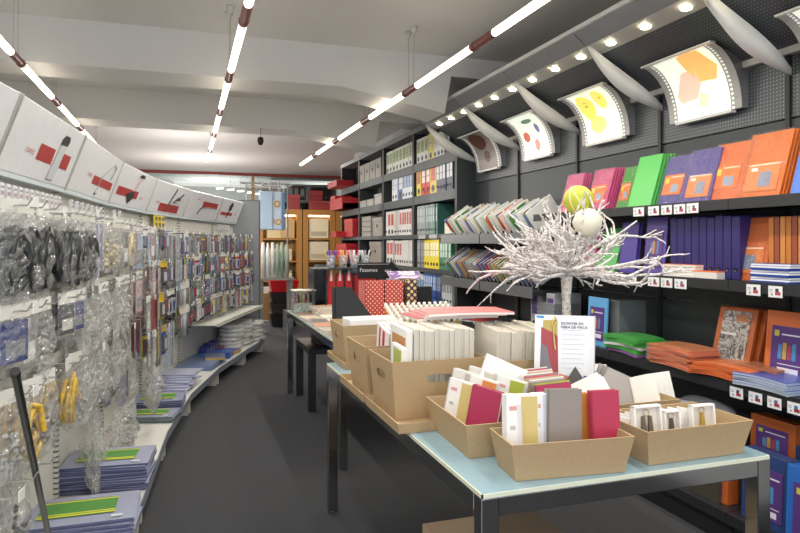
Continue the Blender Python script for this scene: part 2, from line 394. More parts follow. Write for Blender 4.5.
for u, z, w, k in [(755, 1.262, .075, 1), (777, 1.262, .07, 1), (655, 1.262, .09, 0), (668, 1.262, .085, 1), (682, 1.262, .085, 2), (632, 1.262, .1, 3),
                   (655, 1.652, .085, 0), (668, 1.652, .08, 1), (681, 1.652, .08, 1), (694, 1.652, .08, 2), (640, 1.652, .09, 1),
                   (738, .775, .075, 0), (757, .775, .072, 3), (776, .775, .07, 2), (796, .775, .065, 3)]:
    price_tag(u, z, w, unit_at(Yat(u, XF)), .05, k)

# ------------------------------------------------------------------ goods builders (front faces local -y)
RW = -PI/2        # rotation for things that face the aisle from the right wall
def pillow(w, h, d, seed, amp, nx=6, nz=9):
    r = random.Random(seed); vs = []; fs = []
    for side in (-1, 1):
        for j in range(nz+1):
            for i in range(nx+1):
                u, v = i/nx, j/nz
                e = (math.sin(PI*u)**.6)*(math.sin(PI*v)**.5) if 0 < u < 1 and 0 < v < 1 else 0
                jx = r.gauss(0, amp)*w if e else r.gauss(0, amp*.5)*w
                vs.append((-w/2+w*u+jx, side*d/2*e*(1+r.gauss(0, .45))+(r.gauss(0, amp)*w*.5), -h+h*v))
    m = (nx+1)*(nz+1)
    for j in range(nz):
        for i in range(nx):
            a = j*(nx+1)+i; fs.append((a, a+1, a+nx+2, a+nx+1)); fs.append((m+a+1, m+a, m+a+nx+1, m+a+nx+2))
    return vs, fs
cache = {}
def cached(key, fn):
    if key not in cache: cache[key] = fn()
    return cache[key]
def folder(name, label, cat, loc, rz, lean, col, w=.22, h=.31, th=.014, wrap=True, art=None, group=None, tilt=0):
    o = thing(name, label, cat, loc, (-lean, tilt, rz), group)
    cm_ = M(col, .4, 'shrink' if wrap else 'plain')
    link('cover', cached(('cov', col, w, h, th, wrap), lambda: MB().box(-w/2, w/2, 0, th, 0, h).box(-w/2, -w/2+.012, -.0015, th+.001, 0, h).mesh('cover', cm_)), o, None, None, .003)
    if art in ('orange', 'qr') and wrap:
        v_, f_ = pillow(w*1.04, h*1.03, .012, 5, .006, 8, 12)
        link('clear_wrap', cached(('cw', w, h), lambda: MB().add([(p[0], p[1]-.008, p[2]+h*1.01) for p in v_], f_, 0, None, True).mesh('clear_wrap', M('FFFFFF', .2, 'wrap'))), o)
    if art == 'orange':
        k = MB().box(-w*.42, w*.32, -.003, 0, h*.22, h*.62, 0).box(-w*.37, -w*.22, -.0036, -.003, h*.45, h*.56, 1).box(-w*.1, w*.18, -.0036, -.003, h*.27, h*.42, 2).box(-w*.18, w*.28, -.0036, -.003, h*.56, h*.58, 3)
        k.build('label_sheet', [M('EE7A2E', .3, 'shrink'), M('D8C63A'), M('8FA0B8'), M('F3D9C0')], o)
    elif art == 'qr':
        k = MB().box(-w*.4, w*.4, -.003, 0, h*.12, h*.5, 0).box(-w*.08, w*.22, -.0036, -.003, h*.18, h*.40, 1).box(-w*.38, w*.38, -.0036, -.003, h*.5, h*.52, 2).box(-w*.30, -w*.14, -.0036, -.003, h*.42, h*.47, 3)
        k.build('label_sheet', [M('EE8A44', .3, 'shrink'), M('8A93A8'), M('F6DCC4'), M('F4F0E8')], o)
    elif art == 'purple':
        k = MB().box(-w*.36, w*.36, -.003, 0, h*.12, h*.80, 0)
        for q, cc in enumerate((4, 5, 6, 4)): k.box(-w*.2+q*w*.1, -w*.12+q*w*.1, -.0036, -.003, h*.36, h*(.55+.03*(q % 2)), cc)
        k.box(-w*.3, -w*.2, -.0036, -.003, h*.66, h*.74, 1).box(-w*.14, w*.3, -.0036, -.003, h*.68, h*.70, 2).box(-w*.2, w*.25, -.0036, -.003, h*.17, h*.25, 2).box(-w*.2, w*.3, -.0036, -.003, h*.29, h*.30, 2)
        k.build('label_sheet', [M('5A3E80', .3), M('C8C04A'), M('E4E0EE'), M('333333'), M('4C8CC0'), M('C8A050'), M('A84858')], o)
    elif art == 'sketch':
        MB().box(-w*.36, w*.36, -.003, 0, h*.06, h*.94).box(-w*.02, w*.32, -.0036, -.003, h*.78, h*.9, 1).box(-w*.34, w*.06, -.0036, -.003, h*.56, h*.6, 2).build('label_sheet', [M('C9C7C0', .25, 'sketch'), M('C9814E', .3), M('F2F2F0')], o)
    elif art == 'clip':
        pass
    return o
def row_folders(base, desc, cat, X, z, u, col, n, art=None, w=.22, h=.31, lean=.3, step=.017, extra='', rz=RW, where='upper shelf', wrap=True, group=None):
    Y0 = Yat(u, X)
    for i in range(n):
        l = '%s, %s' % (desc, extra) if i == 0 else '%s, %s behind the front one' % (desc.replace(' with orange label', '').replace(' with a glossy label', ''), ORD[i-1])
        x = X+i*step
        folder(base, l, cat, (x, Y0-i*.004, z), rz, lean, col, w, h-rnd.random()*.006*(i > 0), .012, wrap, art if i == 0 else None, group)

Z1, Z2, Z3, Z4 = 1.657, 1.27, .79, .17
row_folders('file_folder', 'wrapped pink folder with orange label, left of the top shelf', 'folder', 2.56, Z1, 566, 'D85A92', 4, 'orange', .2, .3, extra='above the twig tree', group='pink folders on the top shelf, left pile')
row_folders('file_folder', 'wrapped rose folder with orange label, right of the pink ones', 'folder', 2.56, Z1, 594, 'D45088', 6, 'orange', .21, .3, extra='frontmost', group='rose folders on the top shelf')
row_folders('file_folder', 'green folder with orange label behind the plain green one', 'folder', 2.60, Z1, 621, '4FA64A', 1, 'orange', .12, .29, extra='top shelf')
row_folders('file_folder', 'plain bright green folder on the top shelf', 'folder', 2.53, Z1, 638, '55B657', 5, None, .2, .33, extra='frontmost', wrap=False, group='bright green folders on the top shelf')
row_folders('file_folder', 'wrapped purple folder with orange label on the top shelf', 'folder', 2.56, Z1, 669, '5B4C9C', 2, 'orange', .2, .3, extra='beside the green ones', group='purple folders, left pile')
row_folders('file_folder', 'wrapped violet folder with pale label on the top shelf', 'folder', 2.55, Z1, 694, '55459A', 3, 'qr', .2, .31, extra='left of the orange ones', group='violet folders on the top shelf')
row_folders('file_folder', 'wrapped orange folder with red tab on the top shelf', 'folder', 2.56, Z1, 722, 'EA7228', 3, 'orange', .22, .32, extra='under the light box', group='orange folders on the top shelf, left pile')
row_folders('file_folder', 'wrapped orange folder with grey square print on the top shelf', 'folder', 2.56, Z1, 757, 'EA7828', 7, 'qr', .23, .34, extra='largest pile', group='orange folders on the top shelf, right pile')
row_folders('file_folder', 'plain blue folder at the end of the top shelf', 'folder', 2.55, Z1, 812, '4472CC', 3, None, .22, .33, extra='right edge', wrap=False, group='blue folders on the top shelf')
# shelf two
row_folders('file_folder', 'green folder on the middle shelf behind the twigs', 'folder', 2.56, Z2, 604, '4FAE54', 2, None, .2, .29, extra='front', wrap=False, group='green folders on the middle shelf')
row_folders('file_folder', 'pink folder on the middle shelf behind the twigs', 'folder', 2.57, Z2, 583, 'C8508A', 2, None, .17, .29, extra='front', group='pink folders on the middle shelf')
row_folders('box_file', 'dark violet box file, left of the lilac labelled one', 'box file', 2.54, Z2, 626, '4A3A94', 2, None, .15, .31, .12, extra='middle shelf', wrap=False, group='violet box files on the middle shelf')
row_folders('box_file', 'violet box file with lilac label of coloured books', 'box file', 2.54, Z2, 653, '5A48A0', 1, 'purple', .17, .33, .1, extra='middle shelf', wrap=False)
def binder(label, loc, rz, col, t=.07, h=.32, d=.28, lab='E8E6E0', group=None, name='ring_binder', detail=True):
    o = thing(name, label, 'binder', loc, rz, group)
    link('cover', cached(('bb', col, t, h, d), lambda: MB().box(-t/2, t/2, 0, d, 0, h).box(-t/2-.001, t/2+.001, -.004, .004, .002, h-.002).mesh('cover', M(col, .4))), o, None, None, .002 if detail else 0)
    if lab: link('spine_label', cached(('bl', lab, t, h), lambda: MB().box(-t*.34, t*.34, -.006, -.004, h*.42, h*.88).box(-t*.34, t*.34, -.0063, -.006, h*.62, h*.64, 1).mesh('spine_label', [M(lab, .4), M('70747A')])), o)
    link('finger_hole', cached(('bh', t, h), lambda: MB().lathe([(0, .0), (t*.2, 0), (t*.24, .003)], 10, 0, Matrix.Translation((0, -.0045, h*.16)) @ Matrix.Rotation(PI/2, 4, 'X')).mesh('finger_hole', M('3A3C40', .3, 'plain', .6))), o)
    return o
ys = Yat(670, 2.52)
for i in range(9):
    binder('dark indigo binder on the middle shelf, %s from the lilac labelled box' % ORD[i], (2.53, ys-.052*i-.02, Z2), RW, '2E2668', .045, .32-.004*(i % 3), .25, None, 'indigo binders on the middle shelf')
row_folders('file_folder', 'wrapped orange folder with green picture on the middle shelf', 'folder', 2.54, Z2, 743, 'E8762C', 1, 'qr', .24, .31, .2, extra='behind the blue notebooks')
y0 = Yat(772, 2.55)
for i in range(7):
    binder('wrapped orange pad on edge on the middle shelf, %s right of the pictured folder' % ORD[i], (2.56, y0-.03*i+.01, Z2), RW, ['C87838', '9A4E38', 'D08A48'][i % 3], .022, .30, .2, None, 'orange pads on edge on the middle shelf', 'wrapped_pad', False)
# flat papers with orange edges (left) and blue notebook pile (right)
def flat(name, label, cat, loc, rz, w, d, t, top, side=None, group=None, kind='plain', bend=0, detail=None):
    o = thing(name, label, cat, loc, rz, group)
    cv = (side or top)
    def mk():
        b = MB(); n = 8
        vs = []
        for i in range(n+1):
            x = -w/2+w*i/n; zz = bend*math.sin(PI*i/n)
            vs += [(x, -d/2, zz), (x, d/2, zz), (x, d/2, zz+t*.85), (x, -d/2, zz+t*.85)]
        fs = [(0, 3, 2, 1), (n*4, n*4+1, n*4+2, n*4+3)]
        for i in range(n):
            for q in range(4): fs.append((i*4+q, i*4+(q+1) % 4, i*4+4+(q+1) % 4, i*4+4+q))
        return b.add(vs, fs)
    def mk2():
        b = MB(); n = 8; vs = []
        for i in range(n+1):
            x = -w/2+w*i/n; zz = bend*math.sin(PI*i/n)+t*.85
            vs += [(x*1.01, -d/2*1.01, zz), (x*1.01, d/2*1.01, zz), (x*1.01, d/2*1.01, zz+t*.15), (x*1.01, -d/2*1.01, zz+t*.15)]
        fs = [(0, 3, 2, 1), (n*4, n*4+1, n*4+2, n*4+3)]
        for i in range(n):
            for q in range(4): fs.append((i*4+q, i*4+(q+1) % 4, i*4+4+(q+1) % 4, i*4+4+q))
        return b.add(vs, fs)
    link('page_block', cached(('fp', w, d, t, cv, kind, bend), lambda: mk().mesh('page_block', M(cv, .5, kind))), o)
    link('cover', cached(('fc', w, d, t, top, kind, bend), lambda: mk2().mesh('cover', M(top, .4, kind))), o)
    if detail: detail(o, t)
    return o
z = Z2
for i in range(5):
    flat('paper_pad', 'white paper pad with orange cover lying by the indigo binders, %s from the bottom' % ORD[i], 'paper pad', (2.55+.006*(i % 2), Yat(690, 2.55), z), RW+.04*(i % 3-1), .24, .15, .013, 'F08040' if i > 2 else 'E8E4DE', 'ECE8E2', 'orange-topped paper pads'); z += .0135
flat('paper_pad', 'white paper pad with orange cover lying to the right of the taller pad pile', 'paper pad', (2.55, Yat(716, 2.55), Z2), RW, .16, .15, .04, 'EE7C3A', 'E0DCD6')
z = Z2
for i in range(9):
    flat('notebook', 'blue notebook with white edges, %s from the bottom, pile above the price tags' % ORD[i], 'notebook', (2.545+.004*(i % 3), Yat(783, 2.55), z), RW+.02*(i % 3-1), .2, .16, .0095, '1F3F94', 'EDEEF2' if i % 3 else '2448A0', 'blue notebooks piled on the middle shelf'); z += .0098
# shelf three
for i in range(2):
    binder('grey box file with a small violet label on the low shelf, %s' % ['left one', 'right one'][i], (2.53, Yat(535+i*16, 2.53), Z3+.0), RW, 'A4A6AA', .11, .29, .22, '54407E', 'grey box files on the low shelf')
z = Z3
for i in range(6):
    flat('box_file', 'grey flat box file lying behind the tree trunk, %s from the bottom' % ORD[i], 'box file', (2.62, Yat(556, 2.6), z), RW, .24, .22, .036, '8E9096', '7E8086', 'flat grey box files'); z += .037
row_folders('box_file', 'light blue box file with violet label behind the brochure', 'box file', 2.5, Z3, 596, '5FA4D8', 1, 'purple', .2, .31, .05, extra='low shelf', wrap=False)
for i in range(3):
    binder('grey binder standing right of the light blue box file, %s' % ['first', 'second', 'third'][i], (2.56, Yat(612, 2.56)-.03*i, Z3), RW, '6E7276', .028, .3, .2, None, 'grey binders on the low shelf')
z = Z3+.002
for i in range(5):
    flat('wrapped_paper', 'green wrapped paper ream on the low shelf, %s from the bottom' % ORD[i], 'paper', (2.55-.006*i, Yat(636, 2.55)+.015*(i % 2), z), RW+.1*(i % 3-1), .30, .2, .02, '3FA844', ['8A5AA0', '4CB04C', 'D8DCD8', '4CB04C', '3FA844'][i], 'green paper reams', 'shrink', .008); z += .021
flat('paper_pad', 'grey paper block beside the green wrapped reams', 'paper', (2.6, Yat(662, 2.6), Z3), RW, .16, .2, .085, '50B454', 'A8AAAE', None)
z = Z3+.002
for i in range(8):
    x = 2.53+.004*(i % 2)
    flat('wrapped_folder_pack', 'salmon orange shrink-wrapped folder pack left of the sketch files, %s from the bottom' % ORD[i], 'folder pack', (x, Yat(684, 2.53)+.02*(i % 2), z), RW+.05*(i % 3-1), .31, .2, .0125, 'D98658' if i % 2 else 'D4704A', 'CC7A5C', 'salmon folder packs on the low shelf', 'shrink', .006); z += .0128
z = Z3+.002
for i in range(5):
    flat('wrapped_folder_pack', 'bright orange glossy folder pack in the middle of the low shelf, %s from the bottom' % ORD[i], 'folder pack', (2.53, Yat(727, 2.53)-.01*i, z), RW+.14+.04*(i % 3-1), .3, .2, .012, 'EE7A34', 'E06A30', 'bright orange folder packs', 'shrink', .012); z += .0125
z = Z3+.002
for i in range(5):
    flat('wrapped_folder_pack', 'blue and clear wrapped folder pack above the low price tags, %s from the bottom' % ORD[i], 'folder pack', (2.53, Yat(775, 2.53), z), RW-.04*(i % 3-1), .28, .2, .011, '3458B8' if i in (1, 3, 4) else '8C9CC0', 'B8C4D8', 'blue wrapped folder packs', 'shrink', .006); z += .0115
flat('wrapped_folder_pack', 'rust brown wrapped pack lying on the blue packs at the low shelf', 'folder pack', (2.60, Yat(765, 2.6), z+.004), RW+.2, .2, .16, .014, 'B06A44', 'A86444', None, 'shrink', .004)
for i in range(3):
    folder('file_folder', ['orange file with a grey branch sketch on its cover, low shelf', 'plain orange file right behind the branch sketch file', 'last orange file behind the branch sketch file'][i], 'folder',
           (2.64+.03*i, Yat(727, 2.64)-.025*i, Z3), RW, .25, 'D06E34', .24, .335, .02, False, 'sketch' if i == 0 else None)
folder('box_file', 'orange box file with violet label of coloured books, low shelf', 'box file', (2.60, Yat(785, 2.6), Z3), RW, .1, 'D4703A', .24, .345, .05, False, 'purple')
folder('box_file', 'blue box file at the right end of the low shelf', 'box file', (2.64, Yat(840, 2.64), Z3), RW, .1, '3A66B8', .22, .32, .05, False, None)
# bottom deck
folder('box_file', 'rust orange box file with violet label standing high under the low shelf', 'box file', (2.62, Yat(768, 2.6), .40), RW, .03, 'B8602E', .24, .22, .09, False, 'purple')
flat('carton', 'dark cardboard carton under the rust orange box file', 'carton', (2.68, Yat(768, 2.6), Z4), RW, .3, .22, .225, '3A342E')
folder('box_file', 'navy box file with violet label on the bottom deck by the table corner', 'box file', (2.47, Yat(764, 2.47), Z4), RW, .04, '2E4478', .25, .33, .07, False, 'purple')
folder('box_file', 'royal blue box file at the bottom right beside the navy one', 'box file', (2.45, Yat(812, 2.45), Z4), RW, .04, '2F6CC0', .25, .33, .07, False, 'purple')
folder('box_file', 'plain navy box file standing behind the royal blue one', 'box file', (2.62, Yat(800, 2.62), Z4), RW, .03, '2A3E70', .25, .36, .07, False, None)
folder('box_file', 'orange box file on the bottom deck seen under the table', 'box file', (2.50, Yat(708, 2.5), Z4), RW, .04, 'D06A34', .24, .3, .07, False, 'purple')
folder('box_file', 'grey box file on the bottom deck seen behind the table', 'box file', (2.52, Yat(660, 2.5), Z4), RW, .04, '4C5058', .24, .3, .07, False, None)
# grey bag on the bottom deck
t = thing('wrapped_bag', 'grey clear-wrapped bag lying behind the white booklets under the low shelf', 'bag', (2.57, Yat(706, 2.57), .55), RW)
mb = MB(); vs = []; fs = []
for i in range(9):
    for j in range(13):
        a = i/8*PI; b_ = j/12*2*PI
        vs.append((.17*math.cos(a), .10*math.sin(a)*math.cos(b_), .045+.045*math.sin(a)*math.sin(b_)*(1+.15*math.sin(5*b_))))
for i in range(8):
    for j in range(12): fs.append((i*13+j, i*13+j+1, i*13+13+j+1, i*13+13+j))
mb.add(vs, fs, 0, None, True).build('wrapped_body', M('A8AAB2', .3, 'shrink'), t)
flat('carton', 'brown carton carrying the grey wrapped bag', 'carton', (2.6, Yat(706, 2.57), Z4), RW, .34, .24, .375, '4A423C')

# magazines slanting in two racks
pal = ['E4E6EA', 'DDE2EA', 'E2DFD4', 'C8D4C8', 'ECE6DA', 'DCD8E2', 'F0F0EE', 'B8C8D8', 'E6CFC8', 'D8DCE0']
pal2 = ['8C8E98', '6A6A98', 'B8B8BC', 'C8A860', '6E5A86', '9AA0A8', 'A87868', 'D0D0D4', '5E6E94', 'B8A888']
inks = [('C04838', '3C64A8'), ('4C8A50', 'B8B0A0'), ('6A7AA8', 'D0B050'), ('A8A49C', '5A88A8'), ('CC6A3A', 'E8E4DC')]
for ri, (zr, pl, nm) in enumerate(((1.52, pal, 'upper'), (1.11, pal2, 'lower'))):
    for i in range(23):
        Y0 = 5.92-.073*i
        t = thing('magazine', 'magazine slanting in the %s rack, %s from the tall bookcase' % (nm, ORD[i]), 'magazine', (2.56, Y0, zr), (0, 0, 0), 'magazines slanting in the %s rack' % nm)
        a, b_ = math.radians(125+rnd.uniform(-3, 3)), math.radians(33+rnd.uniform(-3, 3))
        w_, h_ = .19, .25+rnd.uniform(-.02, .03)
        p = [(0, 0), (w_*math.cos(a), w_*math.sin(a)), (w_*math.cos(a)+h_*math.cos(b_), w_*math.sin(a)+h_*math.sin(b_)), (h_*math.cos(b_), h_*math.sin(b_))]
        c = pl[(i*3+ri) % 10]; ik = inks[(i*2+ri) % 5]
        MB().prism(p, .002, .012).build('pages', M('E2E0DA', .5), t)
        MB().prism(p, 0, .002).build('cover', M(c, .3, 'mixed' if i % 3 == 0 else 'plain', 0, 0, ik if i % 3 == 0 else None), t)
        for s_ in (.08,): MB().box(.0, .012, -.012, .014, -.02, .035).build('rack_clip', M('2A2C2E', .4), t) if i % 2 == 0 else None
for i in range(10):
    Y0 = 5.8-.15*i
    flat('magazine', 'magazine lying on the low magazine shelf, %s from the bookcase' % ORD[i], 'magazine', (2.6, Y0, .72+.012*(i % 2)), (RW+.3*rnd.uniform(-1, 1)), .2, .26, .012, pal2[(i*7) % 10] if i % 3 else 'B03C38', 'D0D0D0', 'magazines lying on the low shelf')

# ------------------------------------------------------------------ tall bookcase
XB = 2.62
CB = [6.03, 7.33, 8.58, 9.9, 11.1]
ZB = [.40, .78, 1.16, 1.55, 2.01, 2.40]
bk = thing('bookcase', 'tall dark grey open bookcase full of binders and boxes', 'bookcase', (0, 0, 0))
bm = M('33373A', .5)
MB().box(WX, WX+.02, CB[0], CB[-1], 0, 2.8).build('back_panel', M('17191B', .6), bk)
for k, y in enumerate(CB):
    MB().box(XB, WX, y-.03, y+.03, 0, 2.77).build('side_panel' if k in (0, 4) else 'divider', bm, bk)
MB().box(XB-.01, WX+.02, CB[0]-.03, CB[-1]+.03, 2.77, 2.83).build('top_panel', M('85888B', .5), bk)
for k, z in enumerate(ZB):
    for a, b in zip(CB[:-1], CB[1:]):
        MB().box(XB+.002, WX, a+.03, b-.03, z-(.10 if k in (4, 5) else .05), z).build('shelf', M('4A5053', .5) if k in (4, 5, 3) else bm, bk)
MB().box(XB+.03, WX, CB[0]+.03, CB[-1]-.03, 0, .08).build('plinth', bm, bk)
for q in range(2): MB().box(XB-.004, XB+.002, 6.55+q*.35, 6.78+q*.35, 1.50, 1.545).build('label_holder', M('B8BABC'), bk)
def shelfrow(ci, zi, specs, nm='ring_binder', x=XB+.02, start=.05, words=('upper', 'shelf')):
    """specs: list of (count, colour, label colour, thickness, height, phrase)"""
    y = CB[ci+1]-.03-start
    shelfn = {5: 'top', 4: 'second', 3: 'third', 2: 'fourth', 1: 'fifth'}[zi]
    coln = {0: 'nearest', 1: 'second', 2: 'third', 3: 'farthest'}[ci]
    for n, col, lab, t, h, phrase in specs:
        for k in range(n):
            y -= t/2
            if col: binder('%s, %s of its run, %s shelf, %s bookcase column' % (phrase, ORD[k], shelfn, coln), (x+rnd.uniform(0, .012), y, ZB[zi]), RW, col, t-.003, h, .2, lab, '%s in the bookcase' % phrase, nm, False)
            y -= t/2
# column 0 (nearest)
shelfrow(0, 5, [(3, 'E8ECE4', 'A8B860', .13, .29, 'white puzzle box with green picture'), (1, 'F0DC3A', 'E8E0A0', .14, .30, 'yellow box'), (3, 'E6E7E8', 'D4D6DA', .11, .27, 'white lever file'), (2, '5A5F66', 'B8B8BC', .07, .24, 'grey file')], 'boxed_file')
shelfrow(0, 4, [(1, 'E8D440', 'C84A38', .15, .34, 'yellow and red box'), (2, 'D03A34', 'F0E8E4', .14, .34, 'red lever file'), (1, 'E4C83A', 'D05040', .19, .34, 'yellow box with red print'), (5, '28304E', 'D8DCE4', .095, .33, 'navy lever file')], 'lever_file')
shelfrow(0, 3, [(5, 'A2AAAA', 'C4CACA', .07, .34, 'grey lever file'), (3, '7C9494', 'B0C0C0', .06, .34, 'grey-green lever file'), (2, '3C6C66', 'A8B8B4', .06, .34, 'teal lever file')], 'lever_file')
shelfrow(0, 2, [(4, '8A8C90', 'A8AAB0', .06, .33, 'dark grey lever file'), (5, 'F0D824', 'F8F4D0', .095, .33, 'yellow lever file'), (4, '2E8064', 'C8DCD4', .08, .32, 'green lever file')], 'lever_file')
shelfrow(0, 1, [(3, 'B8C8D8', '6888A8', .08, .3, 'pale blue lever file'), (5, '2E5CA4', 'B8CCE8', .07, .33, 'blue lever file'), (3, '223878', '8898B8', .06, .33, 'dark blue lever file'), (4, 'C6CACE', '8A9096', .075, .33, 'light grey lever file')], 'lever_file')
# column 1
shelfrow(1, 5, [(6, 'E4EAE0', '8FA860', .14, .30, 'white box with green print'), (2, 'ECEFEA', 'A8B880', .12, .30, 'white box with olive print')], 'boxed_file')
shelfrow(1, 4, [(2, 'E2E6EC', 'C8CCD8', .12, .33, 'white file'), (1, '4E6CA8', 'E0E0E4', .2, .33, 'blue printed box'), (4, 'E0E6EE', '6A88B8', .1, .33, 'white box with blue stripe')], 'boxed_file', start=.33)
shelfrow(1, 3, [(1, 'E4E0DE', None, .07, .33, 'white file'), (2, 'DAD6D4', 'C04848', .14, .33, 'white box with red square'), (4, 'C4C0BC', None, .06, .33, 'grey paper file'), (5, 'DEDCDC', 'C06060', .09, .33, 'white file with red stripe')], 'boxed_file')
shelfrow(1, 2, [(2, 'E2DEDC', 'C44C4C', .16, .33, 'white box with red print'), (1, '80848A', None, .05, .32, 'grey file'), (3, 'D8D4D2', 'B85858', .1, .32, 'white file with red print'), (5, 'D4D2CE', None, .09, .33, 'plain off-white file')], 'boxed_file')
shelfrow(1, 1, [(8, '6A84A8', 'C8D0E0', .08, .3, 'slate blue file'), (4, 'B86868', 'E0D8D8', .07, .3, 'dusty red file')], 'boxed_file')
# storage boxes, columns 2 and 3
def storage(label, cat, loc, w, d, h, col, group, lidcol=None, hole=True):
    t = thing('storage_box', label, cat, loc, RW, group)
    MB().box(-w/2, w/2, 0, d, 0, h*.8).build('body', M(col, .6), t, bevel=.004)
    MB().box(-w/2-.006, w/2+.006, -.006, d+.004, h*.76, h).build('lid', M(lidcol or col, .6), t, bevel=.004)
    if hole: MB().lathe([(0, 0), (.022, 0), (.026, .003)], 12, 0, Matrix.Translation((0, -.0035, h*.55)) @ Matrix.Rotation(PI/2, 4, 'X')).build('finger_hole', M('2E2C2A'), t)
for i in range(4): storage('light grey storage box with finger hole, %s in the row on the top shelf' % ORD[i], 'storage box', (XB+.01, 9.75-.3*i, ZB[5]), .27, .2, .27, 'A6A29C', 'light grey storage boxes')
for i in range(3): storage('flat grey storage box lying on the second shelf, %s from the left' % ORD[i], 'storage box', (XB+.01, 9.7-.42*i, ZB[4]), .36, .2, .10+.05*(i == 2), 'A8A6A2', 'flat grey storage boxes', hole=False)
for i in range(4): storage('stacked grey box on the third shelf, %s from the bottom' % ORD[i], 'storage box', (XB+.01, 9.5, ZB[3]+.078*i), .5, .2, .072, '9E9A94', 'stacked grey storage boxes', hole=False)
storage('taupe storage box with finger hole beside the stacked grey boxes', 'storage box', (XB+.01, 8.9, ZB[3]), .5, .2, .27, '98928A', None)
storage('large taupe storage box on the fourth shelf', 'storage box', (XB+.01, 9.0, ZB[2]), .6, .2, .31, '8E8880', None)
for i, (y, zi, w, h, ex) in enumerate([(10.75, 5, .7, .1, .25), (10.6, 4, .9, .18, .22), (10.9, 4, .35, .25, .2), (10.35, 4, .4, .12, .2), (10.4, 3, .55, .3, .05), (10.85, 3, .4, .1, .2), (10.7, 2, .7, .28, .1)]):
    t = thing('gift_box', 'red glossy box, %s' % ['flat one on the top shelf end', 'wide one on the second shelf end', 'tall one on the second shelf end', 'small one by the divider of the second shelf',
              'square one on the third shelf', 'flat one sticking out of the third shelf', 'one on the fourth shelf end'][i], 'box', (XB-ex, y, ZB[zi]), RW, 'red boxes at the far end of the bookcase')
    MB().box(-w/2, w/2, 0, .3, 0, h*.8).build('body', M('B8242A', .4), t, bevel=.004)
    MB().box(-w/2-.006, w/2+.006, -.006, .3, h*.8, h).build('lid', M('C82C30', .35), t, bevel=.004)
z = ZB[3]
for i in range(5):
    flat('notebook', 'pale pad at the near end of the third bookcase shelf, %s from the bottom' % ORD[i], 'notebook', (XB+.06, 6.22, z), RW, .22, .12, .022, ['D8DCA0', 'C8D4B4', 'E0E0C8', 'D0D48A', 'DDE2D0'][i], 'E6E6DC', 'pale pads on the bookcase'); z += .0225

# ------------------------------------------------------------------ back of the shop
wood = M('A9773A', .5, 'wood')
def cabinet(label, x, w, lit, items, y=14.3):
    t = thing('wooden_cabinet', label, 'cabinet', (x, y, 0), 0, 'wooden display cabinets at the back')
    MB().box(-w/2, -w/2+.12, 0, .5, 0, 2.2).box(w/2-.12, w/2, 0, .5, 0, 2.2).box(-w/2+.12, w/2-.12, 0, .5, 2.08, 2.2).box(-w/2+.12, w/2-.12, 0, .5, 0, .22).build('frame', wood, t)
    MB().box(-w/2+.12, w/2-.12, .47, .5, .22, 2.08).build('back_panel', M('C6A36A', .6, 'wood'), t)
    for z in (.62, 1.05, 1.55): MB().box(-w/2+.12, w/2-.12, .02, .47, z-.03, z).build('shelf', wood, t)
    MB().box(-w/2+.14, w/2-.14, .1, .14, 2.05, 2.075).build('strip_lamp', M('FFE2A8', .4, 'plain', 0, 9 if lit else 4), t)
    return t
cabinet('wooden display cabinet with lit shelves, left one behind the red basket', 1.98, .98, True, 0)
cabinet('wooden display cabinet with lit cream bags, middle one', 2.86, .74, True, 0)
cabinet('wooden display cabinet at the right by the red boxes', 3.52, .56, False, 0)
k = 0
for x, z, w, h, c in [(1.85, 1.56, .3, .42, 'C8B48A'), (2.15, 1.56, .32, .42, 'B99A68'), (2.0, 1.06, .5, .26, 'CDB68E'), (2.0, .63, .5, .2, 'D8C6A0'), (2.0, .82, .4, .08, '8A5A4A'), (1.95, .23, .4, .25, '8C8478')]:
    t = thing('paper_bag', 'tan paper gift bag in the left wooden cabinet, %s counting down' % ORD[k], 'bag', (x, 14.35, z), 0, 'tan bags in the left cabinet'); k += 1
    MB().box(-w/2, w/2, 0, .2, 0, h).build('body', M(c, .6), t, bevel=.004)
    MB().tube([(-w*.2, .0, h), (-w*.1, .0, h+.04), (w*.1, 0, h+.04), (w*.2, 0, h)], .004, 5).build('handle', M('EDE6D6'), t)
for k, (z, h, c) in enumerate([(1.56, .44, 'E6D9B8'), (1.06, .42, 'DCCDB0'), (.64, .06, '9A4838'), (.23, .3, 'D8D2C4')]):
    t = thing('paper_bag', 'cream patterned bag in the middle wooden cabinet, %s counting down' % ORD[k], 'bag', (2.86, 14.35, z), 0, 'cream bags in the middle cabinet')
    MB().box(-.22, .22, 0, .2, 0, h).box(-.18, .18, -.004, 0, h*.1, h*.35, 1).build('body', [M(c, .6), M('B9AC92', .6)], t, bevel=.004)
    MB().tube([(-.08, .0, h), (-.04, .0, h+.03), (.04, 0, h+.03), (.08, 0, h)], .004, 5).build('handle', M('C8B48A'), t)
for k in range(3):
    t = thing('rolled_poster', 'pale vertical roll standing in the right wooden cabinet, %s' % ORD[k], 'paper roll', (3.42+.09*k, 14.5, 1.05), 0, 'rolls in the right cabinet')
    MB().lathe([(0, 0), (.035, 0), (.035, .45), (0, .45)], 10).build('roll', M(['E0D8CC', 'D4C8C0', 'C8B8B0'][k]), t)
